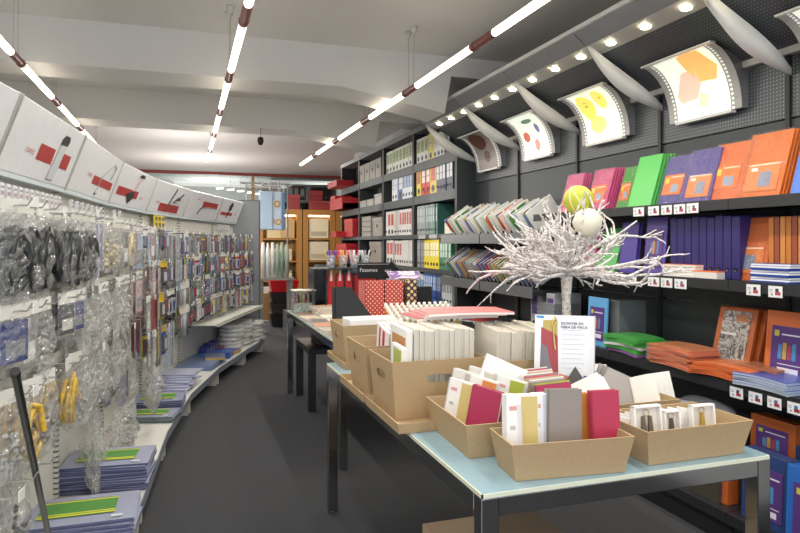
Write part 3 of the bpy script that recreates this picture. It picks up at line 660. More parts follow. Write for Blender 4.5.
# red display boxes on top of the cabinets
for k, (x, w, h, d) in enumerate([(2.98, .62, .2, .3), (2.85, .3, .46, .25), (3.42, .34, .3, .3), (2.3, .26, .34, .25)]):
    t = thing('gift_box', 'dark red box standing on top of the wooden cabinets, %s' % ['wide low one', 'tall one at the back', 'right one', 'left one'][k], 'box', (x, 14.36+(.26 if k == 1 else 0), 2.2), 0, 'dark red boxes on the cabinets')
    MB().box(-w/2, w/2, 0, d*.8, 0, h*.75).build('body', M('8E3032', .5), t, bevel=.005)
    MB().box(-w/2-.008, w/2+.008, -.008, d*.8+.008, h*.75, h).build('lid', M('9A3638', .5), t, bevel=.005)
# shelf unit seen through the glass
t = thing('wall_shelf_unit', 'white shelf unit with boxes behind the back glass', 'shelving', (2.7, 16.0, 0))
MB().box(-.95, -.92, 0, .5, 0, 2.9).box(.92, .95, 0, .5, 0, 2.9).build('side_panel', M('D8D8D6'), t)
for z in (2.0, 2.48, 2.88): MB().box(-.92, .92, 0, .5, z, z+.04).build('shelf', M('E8E8E6', .5), t)
MB().box(-.92, .92, .48, .5, 0, 2.9).build('back_panel', M('1E2022'), t)
for k in range(8):
    h = .33+.04*(k % 3 == 0)
    t = thing('file_box', 'file behind the back glass on the white shelf unit, %s from the left' % ORD[k], 'file box', (1.88+.15*k, 16.05, 2.52), 0, 'files behind the glass')
    MB().box(-.06, .06, 0, .3, 0, .34).box(-.05, .05, -.006, 0, .1, .3, 1).build('body', [M(['E6E6E4', '3A3C40', 'F0F0EC', 'DCDCE0', 'C8C0B8', 'B04448', '2E3034', 'E0E0E0'][k]), M('D8D8D6')], t)
# shop lights reflected in the back glass, imitated by glowing tubes added behind it
for k in range(6):
    t = thing('tube_light', 'added tube imitating a reflected shop light in the back glass, %s from the left' % ORD[k], 'ceiling light', (.75+.26*k, 15.4+.35*k, 2.72), -.6, 'added tubes imitating reflected shop lights')
    MB().tube([(-.09, 0, 0), (.09, 0, 0)], .022, 8).build('lamp_tube', tube_m, t); MB().tube([(0, 0, .02), (0, 0, .33)], .003, 4).build('cord', M('77746E'), t)

# hanging baby goods, white-green rolls, red basket, cartons beyond the grey end panel
t = thing('display_rail', 'metal rail with hangers holding pale blue bags beyond the grey end panel', 'rail', (1.25, 10.6, .30))
MB().tube([(-.32, 0, 0), (-.32, 0, 2.12)], .015, 8).tube([(.34, 0, 0), (.34, 0, 2.12)], .015, 8).tube([(-.42, 0, 2.12), (.40, 0, 2.12)], .015, 8).box(-.36, -.28, -.25, .25, -.30, .03).box(.30, .38, -.25, .25, -.30, .03).build('frame', M('9A9C9E', .3, 'brushed', .6), t)
for k in range(9):
    t = thing('clothes_hanger', 'cream clothes hanger on the back rail, %s from the left' % ORD[k], 'hanger', (1.0+.055*k, 10.6, 2.42), .9, 'cream hangers on the back rail')
    MB().tube([(0, 0, -.01), (.012, 0, .02), (0, 0, .035), (-.012, 0, .02), (0, 0, -.03)], .003, 5).tube([(0, 0, -.03), (-.16, 0, -.10), (.16, 0, -.10), (0, 0, -.03)], .007, 5).build('hanger', M('E0D6C0'), t)
for k, (x, c, w) in enumerate([(1.22, 'B8D0E8', .22), (1.36, 'C4D8EC', .24), (1.48, '6E9CCC', .1)]):
    t = thing('hanging_bag', ['pale blue hanging bag on the back rail', 'pale blue hanging bag with two yellow rings and an orange print', 'deeper blue hanging bag at the right of the rail'][k], 'bag', (x, 10.4+.02*k, 1.66), 0)
    MB().box(-w/2, w/2, 0, .09, 0, .62).build('body', M(c, .5, 'shrink'), t, bevel=.02)
    MB().tube([(-w*.3, .04, .62), (-w*.2, .04, .78), (w*.2, .04, .78), (w*.3, .04, .62)], .006, 5).build('handle', M('D8E0EA'), t)
    if k == 1:
        for xx, zz, r in ((-.06, .14, .055), (.05, .13, .05), (.03, .42, .055)):
            MB().lathe([(r*.55, 0), (r*.55, .004), (r, .004), (r, 0)], 20, 0, Matrix.Translation((xx, -.004, zz)) @ Matrix.Rotation(PI/2, 4, 'X')).build('ring_print', M('D8A040'), t)
for k in range(6):
    t = thing('wrapped_roll', 'standing wrapped roll below the pale blue bags, %s from the left' % ORD[k], 'paper roll', (1.16+.075*k, 10.3, .90), 0, 'wrapped rolls beyond the end panel')
    MB().lathe([(0, 0), (.034, 0), (.036, .4), (.02, .56-.05*(k % 2)), (0, .56)], 10).build('roll', M(['EDEDEA', 'F0F0EE', 'E4E6E2', 'A8BCA8', '8CA894', 'B0BCB4'][k], .3, 'shrink'), t)
t = thing('display_stool', 'low grey stand carrying the wrapped rolls', 'stand', (1.36, 10.36, 0))
MB().box(-.28, .28, -.14, .16, .86, .90).build('top', M('8A8680'), t); MB().box(-.26, -.2, -.12, .14, 0, .86).box(.2, .26, -.12, .14, 0, .86).build('legs', M('77736C'), t)
t = thing('shopping_basket', 'red plastic shopping basket beyond the grey end panel', 'basket', (1.62, 11.3, .60))
rb = MB()
for s_, q in ((0, 1), (1, 1)):
    pass
def frust(mb_, w, d, h, fl, th, mi=0, hole=None):
    """open tapered tray, w x d at the base, walls flaring by fl"""
    o = [(-w/2, -d/2), (w/2, -d/2), (w/2, d/2), (-w/2, d/2)]
    o2 = [(x+math.copysign(fl, x), y+math.copysign(fl, y)) for x, y in o]
    i1 = [(x-math.copysign(th, x), y-math.copysign(th, y)) for x, y in o]
    i2 = [(x-math.copysign(th, x), y-math.copysign(th, y)) for x, y in o2]
    vs = [(x, y, 0) for x, y in o]+[(x, y, h) for x, y in o2]+[(x, y, th) for x, y in i1]+[(x, y, h) for x, y in i2]
    fs = [(3, 2, 1, 0), (8, 9, 10, 11)]
    for k_ in range(4):
        n_ = (k_+1) % 4
        if not (hole and k_ in hole):
            fs += [(k_, n_, 4+n_, 4+k_), (8+n_, 8+k_, 12+k_, 12+n_)]
        fs += [(4+k_, 4+n_, 12+n_, 12+k_)]
    mb_.add(vs, fs, mi)
    if hole:
        V = [Vector(p) for p in vs]
        for k_ in hole:                          # wall with a stadium-shaped grip hole
            n_ = (k_+1) % 4
            for (A, B, Cc, D, flip) in ((V[k_], V[n_], V[4+n_], V[4+k_], 0), (V[8+k_], V[8+n_], V[12+n_], V[12+k_], 1)):
                P = lambda s, t_: (A*(1-s)+B*s)*(1-t_)+(D*(1-s)+Cc*s)*t_
                L_ = (B-A).length; hw_ = .045/L_; cz = .68; hr = .016/h
                pts = []
                for q in range(16):
                    a_ = 2*PI*q/16; ca, sa = math.cos(a_), math.sin(a_)
                    s = .5+(hw_ if ca > 0 else -hw_)*(.75 if abs(ca) > 1e-6 else 0)+ca*.011/L_
                    pts.append((s, cz+sa*hr))
                outer = []
                for s, t_ in pts:                # project to the border of the wall
                    dx, dz = (s-.5), (t_-cz)
                    m_ = max(abs(dx)/.5, dz/(1-cz) if dz > 0 else -dz/cz)
                    outer.append((.5+dx/m_, cz+dz/m_))
                vv = [P(*p) for p in pts]+[P(*p) for p in outer]+[P(0, 0), P(1, 0), P(1, 1), P(0, 1)]
                ff = []
                for q in range(16):
                    n2 = (q+1) % 16; ff.append((q, n2, 16+n2, 16+q))
                    o1, o2_ = outer[q], outer[n2]
                    e1 = (o1[0] in (0., 1.) or abs(o1[0]-.5) > .4999, abs(o1[1]-cz) > .0 and (o1[1] > .9999 or o1[1] < .0001))
                    e2 = (abs(o2_[0]-.5) > .4999, (o2_[1] > .9999 or o2_[1] < .0001))
                    if (e1[0] and not e2[0]) or (e2[0] and not e1[0]):
                        cs = 1 if (o1[0]+o2_[0]) > 1 else 0; ct = 1 if (o1[1]+o2_[1]) > 1 else 0
                        ci = {(0, 0): 32, (1, 0): 33, (1, 1): 34, (0, 1): 35}[(cs, ct)]
                        ff.append((16+q, 16+n2, ci))
                mb_.add(vv, ff, mi)
frust(rb, .42, .28, .2, .04, .006); rb.build('basket_body', M('C41E24', .35), t)
MB().tube([(-.25, 0, .19), (-.22, 0, .34), (.22, 0, .34), (.25, 0, .19)], .01, 6).build('handle', M('2A2A2C'), t)
t = thing('basket_stack', 'black plastic baskets nested under the red basket', 'basket', (1.62, 11.3, 0))
rb = MB(); frust(rb, .4, .26, .2, .04, .006); rb.build('lower_basket', M('2A2A2C', .35), t)
rb = MB(); frust(rb, .4, .26, .2, .04, .006); rb.build('upper_basket', M('3A3234', .35), t, (0, 0, .21))
rb = MB(); frust(rb, .4, .26, .18, .04, .006); rb.build('top_basket', M('2E2A2C', .35), t, (0, 0, .415))
for k, (x, y, w, h, c) in enumerate([(1.36, 12.0, .24, .52, 'B08A58'), (1.54, 12.05, .07, .58, 'E8E6E0'), (1.62, 12.05, .05, .5, 'DDDAD2'), (1.44, 12.2, .14, .62, 'E4E0D8')]):
    t = thing('cardboard_sheet', ['brown cardboard carton leaning at the end of the aisle shelf', 'tall white board beside the brown carton', 'narrow white board at the right of the carton', 'white board behind the brown carton'][k], 'board', (x, y, 0), .1)
    MB().box(-w/2, w/2, 0, .08, 0, h).box(-w/2+.02, w/2-.02, -.003, 0, h*.1, h*.9, 1).build('body', [M(c, .7, 'kraft' if k == 0 else 'plain'), M(c, .6)], t)
t = thing('wire_stand', 'black bent wire stand on the floor beside the brown carton', 'stand', (1.75, 12.0, 0))
MB().tube([(-.2, 0, .01), (.02, -.1, .01), (.2, 0, .05), (.17, .05, .24), (.06, .06, .33)], .009, 8).tube([(-.2, 0, .012), (-.1, .15, .012), (.17, .06, .1)], .009, 8).build('frame', M('8A6A58', .4, 'plain', .4), t)

# ------------------------------------------------------------------ tables
chrome = M('A8A8A8', .14, 'plain', 1)
def table(label, x0, x1, y0, y1, H_=.8, leg=.05):
    t = thing('display_table', label, 'table', ((x0+x1)/2, (y0+y1)/2, 0), 0, None)
    w, d = (x1-x0)/2, (y1-y0)/2
    MB().box(-w+.004, w-.004, -d+.004, d-.004, H_-.012, H_).build('glass_top', M('8CA9B6', .1), t)
    MB().box(-w, w, -d, -d+.004, H_-.012, H_-.001).box(-w, w, d-.004, d, H_-.012, H_-.001).box(-w, -w+.004, -d, d, H_-.012, H_-.001).box(w-.004, w, -d, d, H_-.012, H_-.001).build('glass_edge', M('D8DCC8', .2), t)
    for sx in (-1, 1):
        for sy in (-1, 1):
            cx, cy = sx*(w-leg/2), sy*(d-leg/2)
            MB().box(cx-leg/2, cx+leg/2, cy-leg/2, cy+leg/2, .012, H_-.012).build('leg', chrome, t, bevel=.003)
            MB().lathe([(0, 0), (.018, 0), (.02, .012), (0, .012)], 12, 0, None, (cx, cy)).build('foot', M('6A6A6A'), t)
    for sy in (-1, 1):
        cy = sy*(d-leg/2); MB().box(-w+leg, w-leg, cy-leg/2, cy+leg/2, H_-.012-leg, H_-.012).build('rail', chrome, t, bevel=.003)
    for sx in (-1, 1):
        cx = sx*(w-leg/2); MB().box(cx-leg/2, cx+leg/2, -d+leg, d-leg, H_-.012-leg, H_-.012).build('rail', chrome, t, bevel=.003)
    return t
T2 = table('chrome table with pale blue glass top carrying the kraft trays', .725, 1.70, 1.50, 3.42)
T1 = table('chrome table with glass top farther back, beyond the kraft boxes', .93, 1.86, 3.98, 6.22)
t = thing('side_table', 'low black side table under the farther glass table', 'table', (1.34, 5.78, 0))
bl = M('1B1B1D', .4)
MB().box(-.34, .34, -.34, .34, .49, .54).build('tabletop', bl, t, bevel=.003)
for sx in (-1, 1):
    for sy in (-1, 1): MB().box(sx*.31-.03, sx*.31+.03, sy*.31-.03, sy*.31+.03, 0, .49).build('leg', bl, t)
t = thing('display_box', 'dark box standing on the low black side table', 'box', (1.32, 5.8, .54), 0)
MB().box(-.2, .2, -.2, .2, 0, .16).build('body', M('3A342E'), t, bevel=.004); MB().box(-.205, .205, -.205, .205, .12, .17).build('lid', M('423C36'), t)

kraft = M('AE9470', .75, 'kraft'); kraft_in = M('A88C66', .8, 'kraft')
def tray(name, label, cat, x, y, z, w, d, h, fl, rz=0, hole=None, group=None):
    t = thing(name, label, cat, (x, y, z), rz, group)
    b_ = MB(); frust(b_, w, d, h, fl, .005, 0, hole)
    b_.build('walls', kraft, t)
    return t
# low lids overhanging the table edge, with tall boxes in them
for k, y in enumerate((2.27, 2.72, 3.40)):
    tray('shallow_tray', 'shallow kraft tray under the %s tall kraft box, overhanging the table edge' % ['nearest', 'middle', 'farthest'][k], 'tray', .885 if k < 2 else .97, y, .801, .40, .42 if k < 2 else .40, .035, .004, 0)
TB = []
for k, (x, y, lb) in enumerate([(.885, 2.335, 'nearest tall kraft box with grip hole, full of ivory notebooks'), (.885, 2.70, 'middle tall kraft box with grip hole, holding red striped booklets'),
                    (.955, 3.38, 'farthest tall kraft box with grip hole, holding white envelopes')]):
    TB.append(tray('kraft_box', lb, 'box', x, y, .807, .33, .27, .215, .022, 0, (0, 3)))
tray('kraft_box', 'tall kraft box of ivory notebooks to the right of the nearest one', 'box', 1.27, 2.32, .801, .33, .25, .20, .018, 0)
tray('kraft_tray', 'low kraft tray at the left table edge with crimson and taupe notebooks', 'tray', .965, 1.925, .801, .30, .34, .105, .018, -.04)
tray('kraft_tray', 'low kraft tray at the front table corner with big notebooks standing up', 'tray', 1.022, 1.60, .801, .33, .13, .105, .02, -.1)
tray('kraft_tray', 'low kraft tray at the right front with boxed keyrings', 'tray', 1.455, 1.64, .801, .35, .2, .105, .022, 0)
tray('kraft_tray', 'low kraft tray behind the brochure, full of thin notebooks', 'tray', 1.235, 1.93, .801, .19, .36, .105, .014, 0)
tray('kraft_tray', 'kraft tray with grey cards and white booklets behind the keyrings', 'tray', 1.50, 1.975, .801, .27, .28, .10, .014, 0)

def slab(name, label, cat, loc, rot, w, h, t, cover, pages='E8E4DA', group=None, frame=None, spine=None, extra=None):
    """book: width local x, front face local -y"""
    o = thing(name, label, cat, loc, rot, group)
    link('page_block', cached(('sp', w, h, t, pages), lambda: MB().box(-w/2+.004, w/2-.003, t*.12, t*.88, .003, h-.003).mesh('page_block', M(pages, .7))), o)
    link('cover', cached(('sc', w, h, t, cover), lambda: MB().box(-w/2, w/2, 0, t*.12, 0, h).box(-w/2, w/2, t*.88, t, 0, h).box(-w/2-.001, -w/2+.003, 0, t, 0, h).mesh('cover', M(cover, .5))), o)
    if frame:
        link('sleeve_print', cached(('sf', w, h, frame, extra), lambda: MB().box(-w*.02, w*.48, -.001, 0, .0, h*.97).box(-w*.38, -w*.16, -.0012, 0, h*.78, h*.84, 1).box(-w*.36, -w*.2, -.0012, 0, h*.5, h*.56, 2).box(-w*.4, -w*.12, -.0012, 0, h*.18, h*.19, 2).mesh('sleeve_print', [M(frame, .6), M('D49A98'), M('B8B8B4')])), o)
    return o
# ivory notebooks in the two near tall boxes, covers towards the left
for k in range(12):
    slab('notebook', 'ivory notebook on edge in the nearest tall box, %s right of the brown covered one' % ORD[k], 'notebook', (.80+.0200*k, 2.33-.004*(k % 3), .83), (0, -.07+.1, RW), .20, .305-.003*(k % 4), .018, 'DDD9CF', 'C9C4B8', 'ivory notebooks in the nearest tall box')
for k in range(12):
    slab('notebook', 'ivory notebook on edge in the right tall box, %s from the left' % ORD[k], 'notebook', (1.13+.0215*k, 2.32+.004*(k % 3), .82), (0, .06, RW), .2, .30-.003*(k % 4), .0185, 'D9D4C8', 'C6C0B2', 'ivory notebooks in the right tall box')
o = slab('notebook', 'notebook with an orange-brown cover in a white frame, nearest tall box', 'notebook', (.772, 2.335, .83), (0, .03, RW), .20, .30, .022, 'ECEAE8')
MB().box(-.075, .085, -.001, 0, .04, .27).box(-.07, .06, -.0014, -.001, .13, .16, 1).build('cover_picture', [M('BC8658', .5), M('D8B898')], o)
o = slab('notebook', 'small notebook with green cover in a white frame leaning in the nearest tall box', 'notebook', (.742, 2.27, .88), (.0, .04, RW), .13, .19, .02, 'EEEEF2')
MB().box(-.03, .06, -.001, 0, .01, .18).build('cover_picture', M('A8B860', .5), o)
for k in range(6):
    o = slab('booklet', 'white booklet with red stripes in the middle tall box, %s from the left' % ORD[k], 'booklet', (.80+.024*k, 2.66+.015*k, .84), (0, .16, RW), .17, .25, .014, 'E8E4E4', 'D8D6D2', 'red striped booklets')
    MB().box(-.05, -.03, -.001, 0, .01, .24).box(.0, .03, -.001, 0, .01, .24).build('red_stripe', M('B03850', .5), o)
slab('notebook', 'pale green notebook leaning at the right of the middle tall box', 'notebook', (.90, 2.52, .85), (-.1, .12, -1.1), .11, .2, .015, 'B8C480')
for k in range(9):
    slab('envelope', 'white envelope standing in the farthest tall box, %s from the front' % ORD[k], 'envelope', (.955, 3.28+.02*k, .835), (.0, 0, 0), .27, .205+.002*(k % 3), .007, 'EEEEF0', 'E8E8EA', 'white envelopes in the farthest tall box')
# red folders lying on the ivory notebooks
for k, (x, y, r) in enumerate([(1.06, 2.52, .03), (1.12, 2.50, -.03), (1.16, 2.45, -.10)]):
    flat('folder', 'pink-red paper folder lying across the ivory notebooks, %s' % ['lowest', 'middle', 'topmost'][k], 'folder', (x-.03*k, y, 1.137+.011*k), r, .36, .22, .010, ['B8484C', 'D0686A', 'DA7C7A'][k], 'F0E4E0', 'red folders on the notebooks', 'plain', .004)
# tray at the left edge
left_defs = [('E9E6E2', 'CDB878', 'white sleeve notebook with beige cover, leftmost in the edge tray', .845, 1.96, .17), ('A83258', None, 'crimson notebook leaning in the edge tray', .885, 1.86, .165),
             ('E8E6E2', 'D88848', 'white sleeve notebook with orange cover in the edge tray', .93, 1.98, .17), ('8A8284', None, 'taupe grey notebook leaning in the edge tray', .965, 1.82, .14),
             ('E8E8E6', 'A4B040', 'white sleeve notebook with lime cover in the edge tray', 1.02, 1.95, .17), ('A0AC30', None, 'lime notebook at the right of the edge tray', 1.02, 1.80, .12),
             ('DDDBD6', 'B8B4AC', 'white sleeve notebook with grey cover at the back of the edge tray', .90, 2.06, .18), ('E0DEDA', 'C8C4B8', 'white sleeve notebook with cream cover at the back of the edge tray', .97, 2.08, .18)]
for c, fr, lb, x, y, h in left_defs:
    slab('notebook', lb, 'notebook', (x, y, .822), (-.12, .14, -.95), .105, h, .022, c, 'E4E0D6', None, fr)
slab('card', 'large white card leaning over the back of the edge tray', 'card', (1.02, 2.04, .85), (-.18, .42, -.12), .17, .19, .003, 'F2F1F0')
# front corner tray
fd = [(.905, 1.61, .10, .195, 'ECEAE8', 'CDB878', 'tall white sleeve notebook with beige cover in the front tray', -.1, .02),
      (.985, 1.625, .06, .19, 'E4E4E8', 'C0C4CC', 'narrow pale sleeve notebook between beige and taupe ones', -.1, .02),
      (1.045, 1.61, .108, .20, '8E8580', None, 'tall taupe notebook in the front tray', -.08, .04),
      (1.115, 1.622, .05, .18, 'CC8A3C', None, 'mustard notebook next to the crimson one in the front tray', -.08, .02),
      (1.165, 1.575, .088, .195, 'B0304E', None, 'tall crimson notebook at the right of the front tray', -.12, .0)]
for x, y, w, h, c, fr, lb, rz, ry in fd:
    slab('notebook', lb, 'notebook', (x, y, .822), (-.08, ry, rz), w, h, .024, c, 'E4E0D6', None, fr)
for k in range(3):
    slab('notebook', 'thin white notebook leaning left of the beige one, %s' % ['outer', 'middle', 'inner'][k], 'notebook', (.885+.008*k, 1.625+.010*k, .822), (-.05, -.08, -1.1), .06, .17+.01*k, .006, 'E8E6E8', 'E0DCD8', 'thin white notebooks in the front tray')
# thin notebooks behind
cs_ = ['A82C58', 'A83860', 'A8B838', '8C847E', 'B8B0A4', 'E4E0D8', 'B8A088', 'D0485A', '9A9088', 'E6E2DC', 'C8A888', 'DCD8D2', 'B03858', 'E0DCD4']
cn_ = ['crimson', 'raspberry', 'lime', 'taupe', 'stone', 'ivory', 'tan', 'coral', 'umber grey', 'off-white', 'peach', 'pale grey', 'wine red', 'pearl']
for k in range(14):
    slab('notebook', 'thin %s notebook with white edges in the tray before the brochure' % cn_[k], 'notebook', (1.155+.006*(k % 3)+.0055*k, 1.80+.021*k, .822), (-.25, -.1, -.25), .12, .165, .011, cs_[k], 'F0EEEA')
# brochure standing in that tray
t = thing('brochure', 'open standing brochure with red bag picture and black Portuguese heading', 'brochure', (1.36, 2.10, .885), (-.04, .03, -.32))
W_, H_ = .235, .29
MB().box(-W_/2, W_/2-.03, 0, .003, 0, H_).add([(W_/2-.03, 0, 0), (W_/2-.03, 0, H_), (W_/2-.008, .004, H_), (W_/2, .016, H_), (W_/2, .016, 0), (W_/2-.008, .004, 0)], [(0, 5, 2, 1), (5, 4, 3, 2)]).build('pages', M('E6E8EE', .35), t)
def flatpoly(pts, y): return [(p[0], y, p[1]) for p in pts]
def pz(pts, h, y, nm='printed_picture'):
    pts = [((p[0]-.5)*W_, p[1]*H_) for p in pts]
    MB().add(flatpoly(pts, y), [tuple(range(len(pts)))]).build(nm, M(h, .4), t)
pz([(.08, .0), (.40, .0), (.36, .94), (.13, .93)], 'B8A458', -.0006)
pz([(.10, .2), (.40, .0), (.37, .72), (.32, .76), (.10, .84)], 'A23E48', -.0009)
pz([(.08, .02), (.36, .02), (.20, .58), (.10, .64)], '77747C', -.0012)
pz([(.40, .0), (.62, .0), (.62, .20), (.40, .24)], 'D08878', -.0012)
pz([(.62, .0), (.80, .0), (.80, .16), (.62, .2)], '6A6660', -.0012)
pz([(.74, .0), (.99, .0), (.99, .22), (.80, .22)], '2E56A0', -.0016, 'blue_panel')
pz([(.02, .96), (.14, .955), (.14, .985), (.02, .99)], '3C8CCC', -.0009, 'blue_logo')
MB().tube([(-.055, -.004, .25), (-.045, -.006, .285), (-.035, -.004, .27), (-.05, -.005, .25), (-.046, -.005, .2), (-.04, -.005, .16)], .0032, 6).build('tassel_picture', M('D8C070'), t)
text('ESCREVER EM\nFIBRA DE MACA', .0142, M('1E2430'), t, (-.020, -.001, .255), (PI/2, 0, -.0))
for k in range(9): MB().box(-.015, .06+.012*(k % 2), -.0008, 0, .09+.018*k, .0925+.018*k).build('text_line', M('C2CAD6'), t)
# keyring boxes
def keybox(label, x, y, rz, tassels, col, w=.085, h=.105):
    t = thing('keyring_box', label, 'box', (x, y, .84), (-.1, 0, rz))
    MB().box(-w/2, w/2, .018, .02, 0, h).box(-w/2, -w/2+.006, 0, .02, 0, h).box(w/2-.006, w/2, 0, .02, 0, h).box(-w/2, w/2, 0, .02, 0, .006).box(-w/2, w/2, 0, .02, h-.006, h).build('tray', M('F0EFEE', .5), t)
    MB().box(-w/2+.006, w/2-.006, .015, .018, .006, h-.006).build('backing_card', M('DCD6CC', .5), t)
    mb = MB(); pts = [(.010*math.cos(a*PI/8), .008, h*.80+.010*math.sin(a*PI/8)) for a in range(17)]
    mb.tube(pts, .0012, 6).build('key_ring', M('C8B890', .25, 'plain', .8), t)
    for q in range(tassels):
        cx = (q-(tassels-1)/2)*.024
        MB().prism([(cx-.004, h*.72), (cx+.004, h*.72), (cx+.010, h*.12), (cx-.010, h*.12)], .004, .011, 'y').build('charm', M(col, .6), t, bevel=.002)
keybox('open white box with two taupe leather key charms', 1.335, 1.60, -.02, 2, '6E6258', .1, .115)
keybox('open white box with one patterned key charm beside the taupe pair', 1.435, 1.61, -.02, 1, '5A5048', .06, .09)
keybox('open white box with a gold key charm at the right of the tray', 1.565, 1.62, -.02, 1, 'B89A4A', .09, .095)
for k in range(9):
    slab('card_box', 'small white card box standing in the keyring tray, %s from the left' % ORD[k], 'box', (1.275+.033*k+.006*(k > 3), 1.68+.004*(k % 2), .822), (0, .06, -.95), .07, .088, .011, 'EDECEA', 'D8D6D4', 'white card boxes in the keyring tray')
# grey cards and booklets tray
for k in range(3):
    slab('card', 'grey card leaning in the tray behind the keyrings, %s' % ['front', 'middle', 'rear'][k], 'card', (1.50+.012*k, 1.99+.04*k, .84), (-.3, .42, -.45), .15, .13, .004, ['A29C98', '948E8A', 'ADA8A4'][k], 'D0CCC8', 'grey cards in the rear tray')
slab('card', 'dark photo card in a clear sleeve at the left of the grey cards', 'card', (1.37, 2.06, .85), (-.3, .7, -.2), .13, .16, .004, '5C5A58')
for k in range(4):
    slab('booklet', 'white booklet leaning beside the grey cards, %s from the left' % ORD[k], 'booklet', (1.60+.03*k, 1.92+.01*k, .83), (-.15, -.25, -.9), .09, .135, .018, 'F0EEE8', 'E6E2D6', 'white booklets in the rear tray')
for k in range(3):
    slab('booklet', 'blank white booklet behind the crimson notebook, %s' % ['front', 'middle', 'rear'][k], 'booklet', (1.385+.012*k, 1.88+.035*k, .83), (-.2, -.45, -.3), .13, .14, .006, 'F2F1EE', 'E8E6E0', 'blank booklets in the rear tray')
z = .802
for k in range(6):
    flat('paper_pack', 'pack of printed slips piled behind the rear tray, %s from the bottom' % ORD[k], 'paper pack', (1.57, 2.26, z), .3+.1*k, .17, .13, .022, ['E8E4DA', 'C8A890', 'EDE9E0', 'B86858', 'E8E2D4', 'EEEAE2'][k], 'E4DED2', 'printed slips piled by the tree'); z += .023

# ------------------------------------------------------------------ white twig tree
TX, TY = 1.63, 2.50
t = thing('twig_tree', 'white painted twig tree with a speckled trunk standing on the table', 'decoration', (TX, TY, .8))
MB().tube([(0, 0, 0), (.003, .002, .2), (-.002, 0, .40), (0, 0, .50)], [.024, .020, .019, .027], 12).build('trunk', M('D2CEC6', .7, 'bark'), t)
MB().lathe([(0, 0), (.05, 0), (.05, .012), (.03, .02), (0, .02)], 20).build('base', M('C8C4BC', .6), t)
tw = MB(); r2 = random.Random(21)
def twig(p, d, L_, r, depth):
    pts = [p.copy()]; rr = [r]; n = 5
    d = d.normalized()
    for i in range(n):
        d = (d+Vector((r2.gauss(0, .16), r2.gauss(0, .16), r2.gauss(.02, .13)))).normalized()
        pts.append(pts[-1]+d*L_/n); rr.append(r*(1-.11*(i+1)))
        if depth and i >= 1:
            for _ in range(1 if r2.random() < .8 else 0):
                nd = (d+Vector((r2.gauss(0, .55), r2.gauss(0, .55), r2.gauss(.05, .38)))).normalized()
                twig(pts[-1], nd, L_*r2.uniform(.32, .55), r*.62, depth-1)
    tw.tube(pts, rr, 5)
for k in range(54):
    a = 2*PI*k/54+r2.uniform(-.15, .15)
    el = r2.choice([-.08, .02, .08, .18, .3, .55, .8, 1.1])
    L_ = .335*(1-.28*max(0, el))*r2.uniform(.8, 1.08)
    twig(Vector((.01*math.cos(a), .01*math.sin(a), .50+r2.uniform(0, .05))), Vector((math.cos(a)*math.cos(el), math.sin(a)*math.cos(el), math.sin(el))), L_, .0112, 2 if k % 2 else 1)
tw.build('branches', M('E8E3E2', .7, 'bark'), t)
def ball(label, loc, r, col, stripe=None):
    t = thing('decorative_ball', label, 'ball', loc)
    MB().lathe([(r*math.sin(PI*i/16)+1e-5, -r*math.cos(PI*i/16)) for i in range(17)], 24).build('ball', M(col, .5, 'plain'), t)
    if stripe:
        for rot in ((PI/2.3, 0, .4), (.5, .9, 0)):
            R_ = Euler(rot).to_matrix().to_4x4()
            MB().lathe([(r*1.0, -.004), (r*1.015, -.004), (r*1.015, .004), (r*1.0, .004)], 32, 0, R_).build('stripe', M(stripe, .5), t)
ball('cream white ball resting among the twigs', (TX+.04, TY-.10, 1.54), .062, 'E4E0CC')
ball('lime ball with pale bands on top of the twigs', (TX+.075, TY+.02, 1.645), .068, 'B8BC3C', 'DCD890')

# ------------------------------------------------------------------ goods on the farther table
def mag_file(label, x, y, z, rz, col, kind='plain', extra=None, w=.09, h=.31, d=.25, group=None, low=.1, rough=.6):
    t = thing('magazine_file', label, 'magazine file', (x, y, z), rz, group)
    m = M(col, rough, kind, 0, 0, extra)
    side = [(0, 0), (d, 0), (d, h), (d*.62, h), (0, low)]
    b_ = MB().prism(side, -w/2, -w/2+.003, 'x').prism(side, w/2-.003, w/2, 'x').box(-w/2, w/2, d-.003, d, 0, h).box(-w/2, w/2, 0, .003, 0, low).box(-w/2, w/2, 0, d, 0, .003)
    b_.build('holder', m, t)
    return t
ZT = .801
mag_file('dark charcoal magazine file turned sideways on the farther table', 1.27, 4.35, ZT+.032, PI/2, '2C2F34', 'plain', None, .10, .31, .30, None, .05)
for k in range(2): mag_file('red magazine file with white polka dots, %s' % ['left one behind the charcoal file', 'right one'][k], 1.33+.15*k, 4.56, ZT+.032, 0, 'C04840', 'dots', ('F0E0D8', .034, .02), .148, .33, .20, 'polka dot magazine files', .33)
mag_file('dark purple magazine file with cream dots beside the red ones', 1.62, 4.56, ZT+.032, 0, '4A3044', 'dots', ('E0C890', .05, .06), .085, .34, .20, None, .34)
folder('ring_binder', 'black binder with a small white label beside the dotted files', 'binder', (1.76, 4.66, ZT), 0, .02, '1E1E20', .13, .31, .06, False)
flat('paper_block', 'flat paper block the dotted magazine files stand on', 'paper', (1.45, 4.6, ZT), 0, .50, .30, .030, 'C8C0B0', 'B8AE9C')
flat('paper_block', 'thin pad lying left of the charcoal magazine file', 'paper', (1.06, 4.36, ZT), 0, .12, .30, .03, 'B0A898', 'A89E8C')
bc = ['C9B49A', 'E4DCCC', '8A6A58', 'D8C8B0', 'A89A8C', 'E8E0D0', 'B87858', 'CFC6B8', '6E6058', 'DDD2C0']
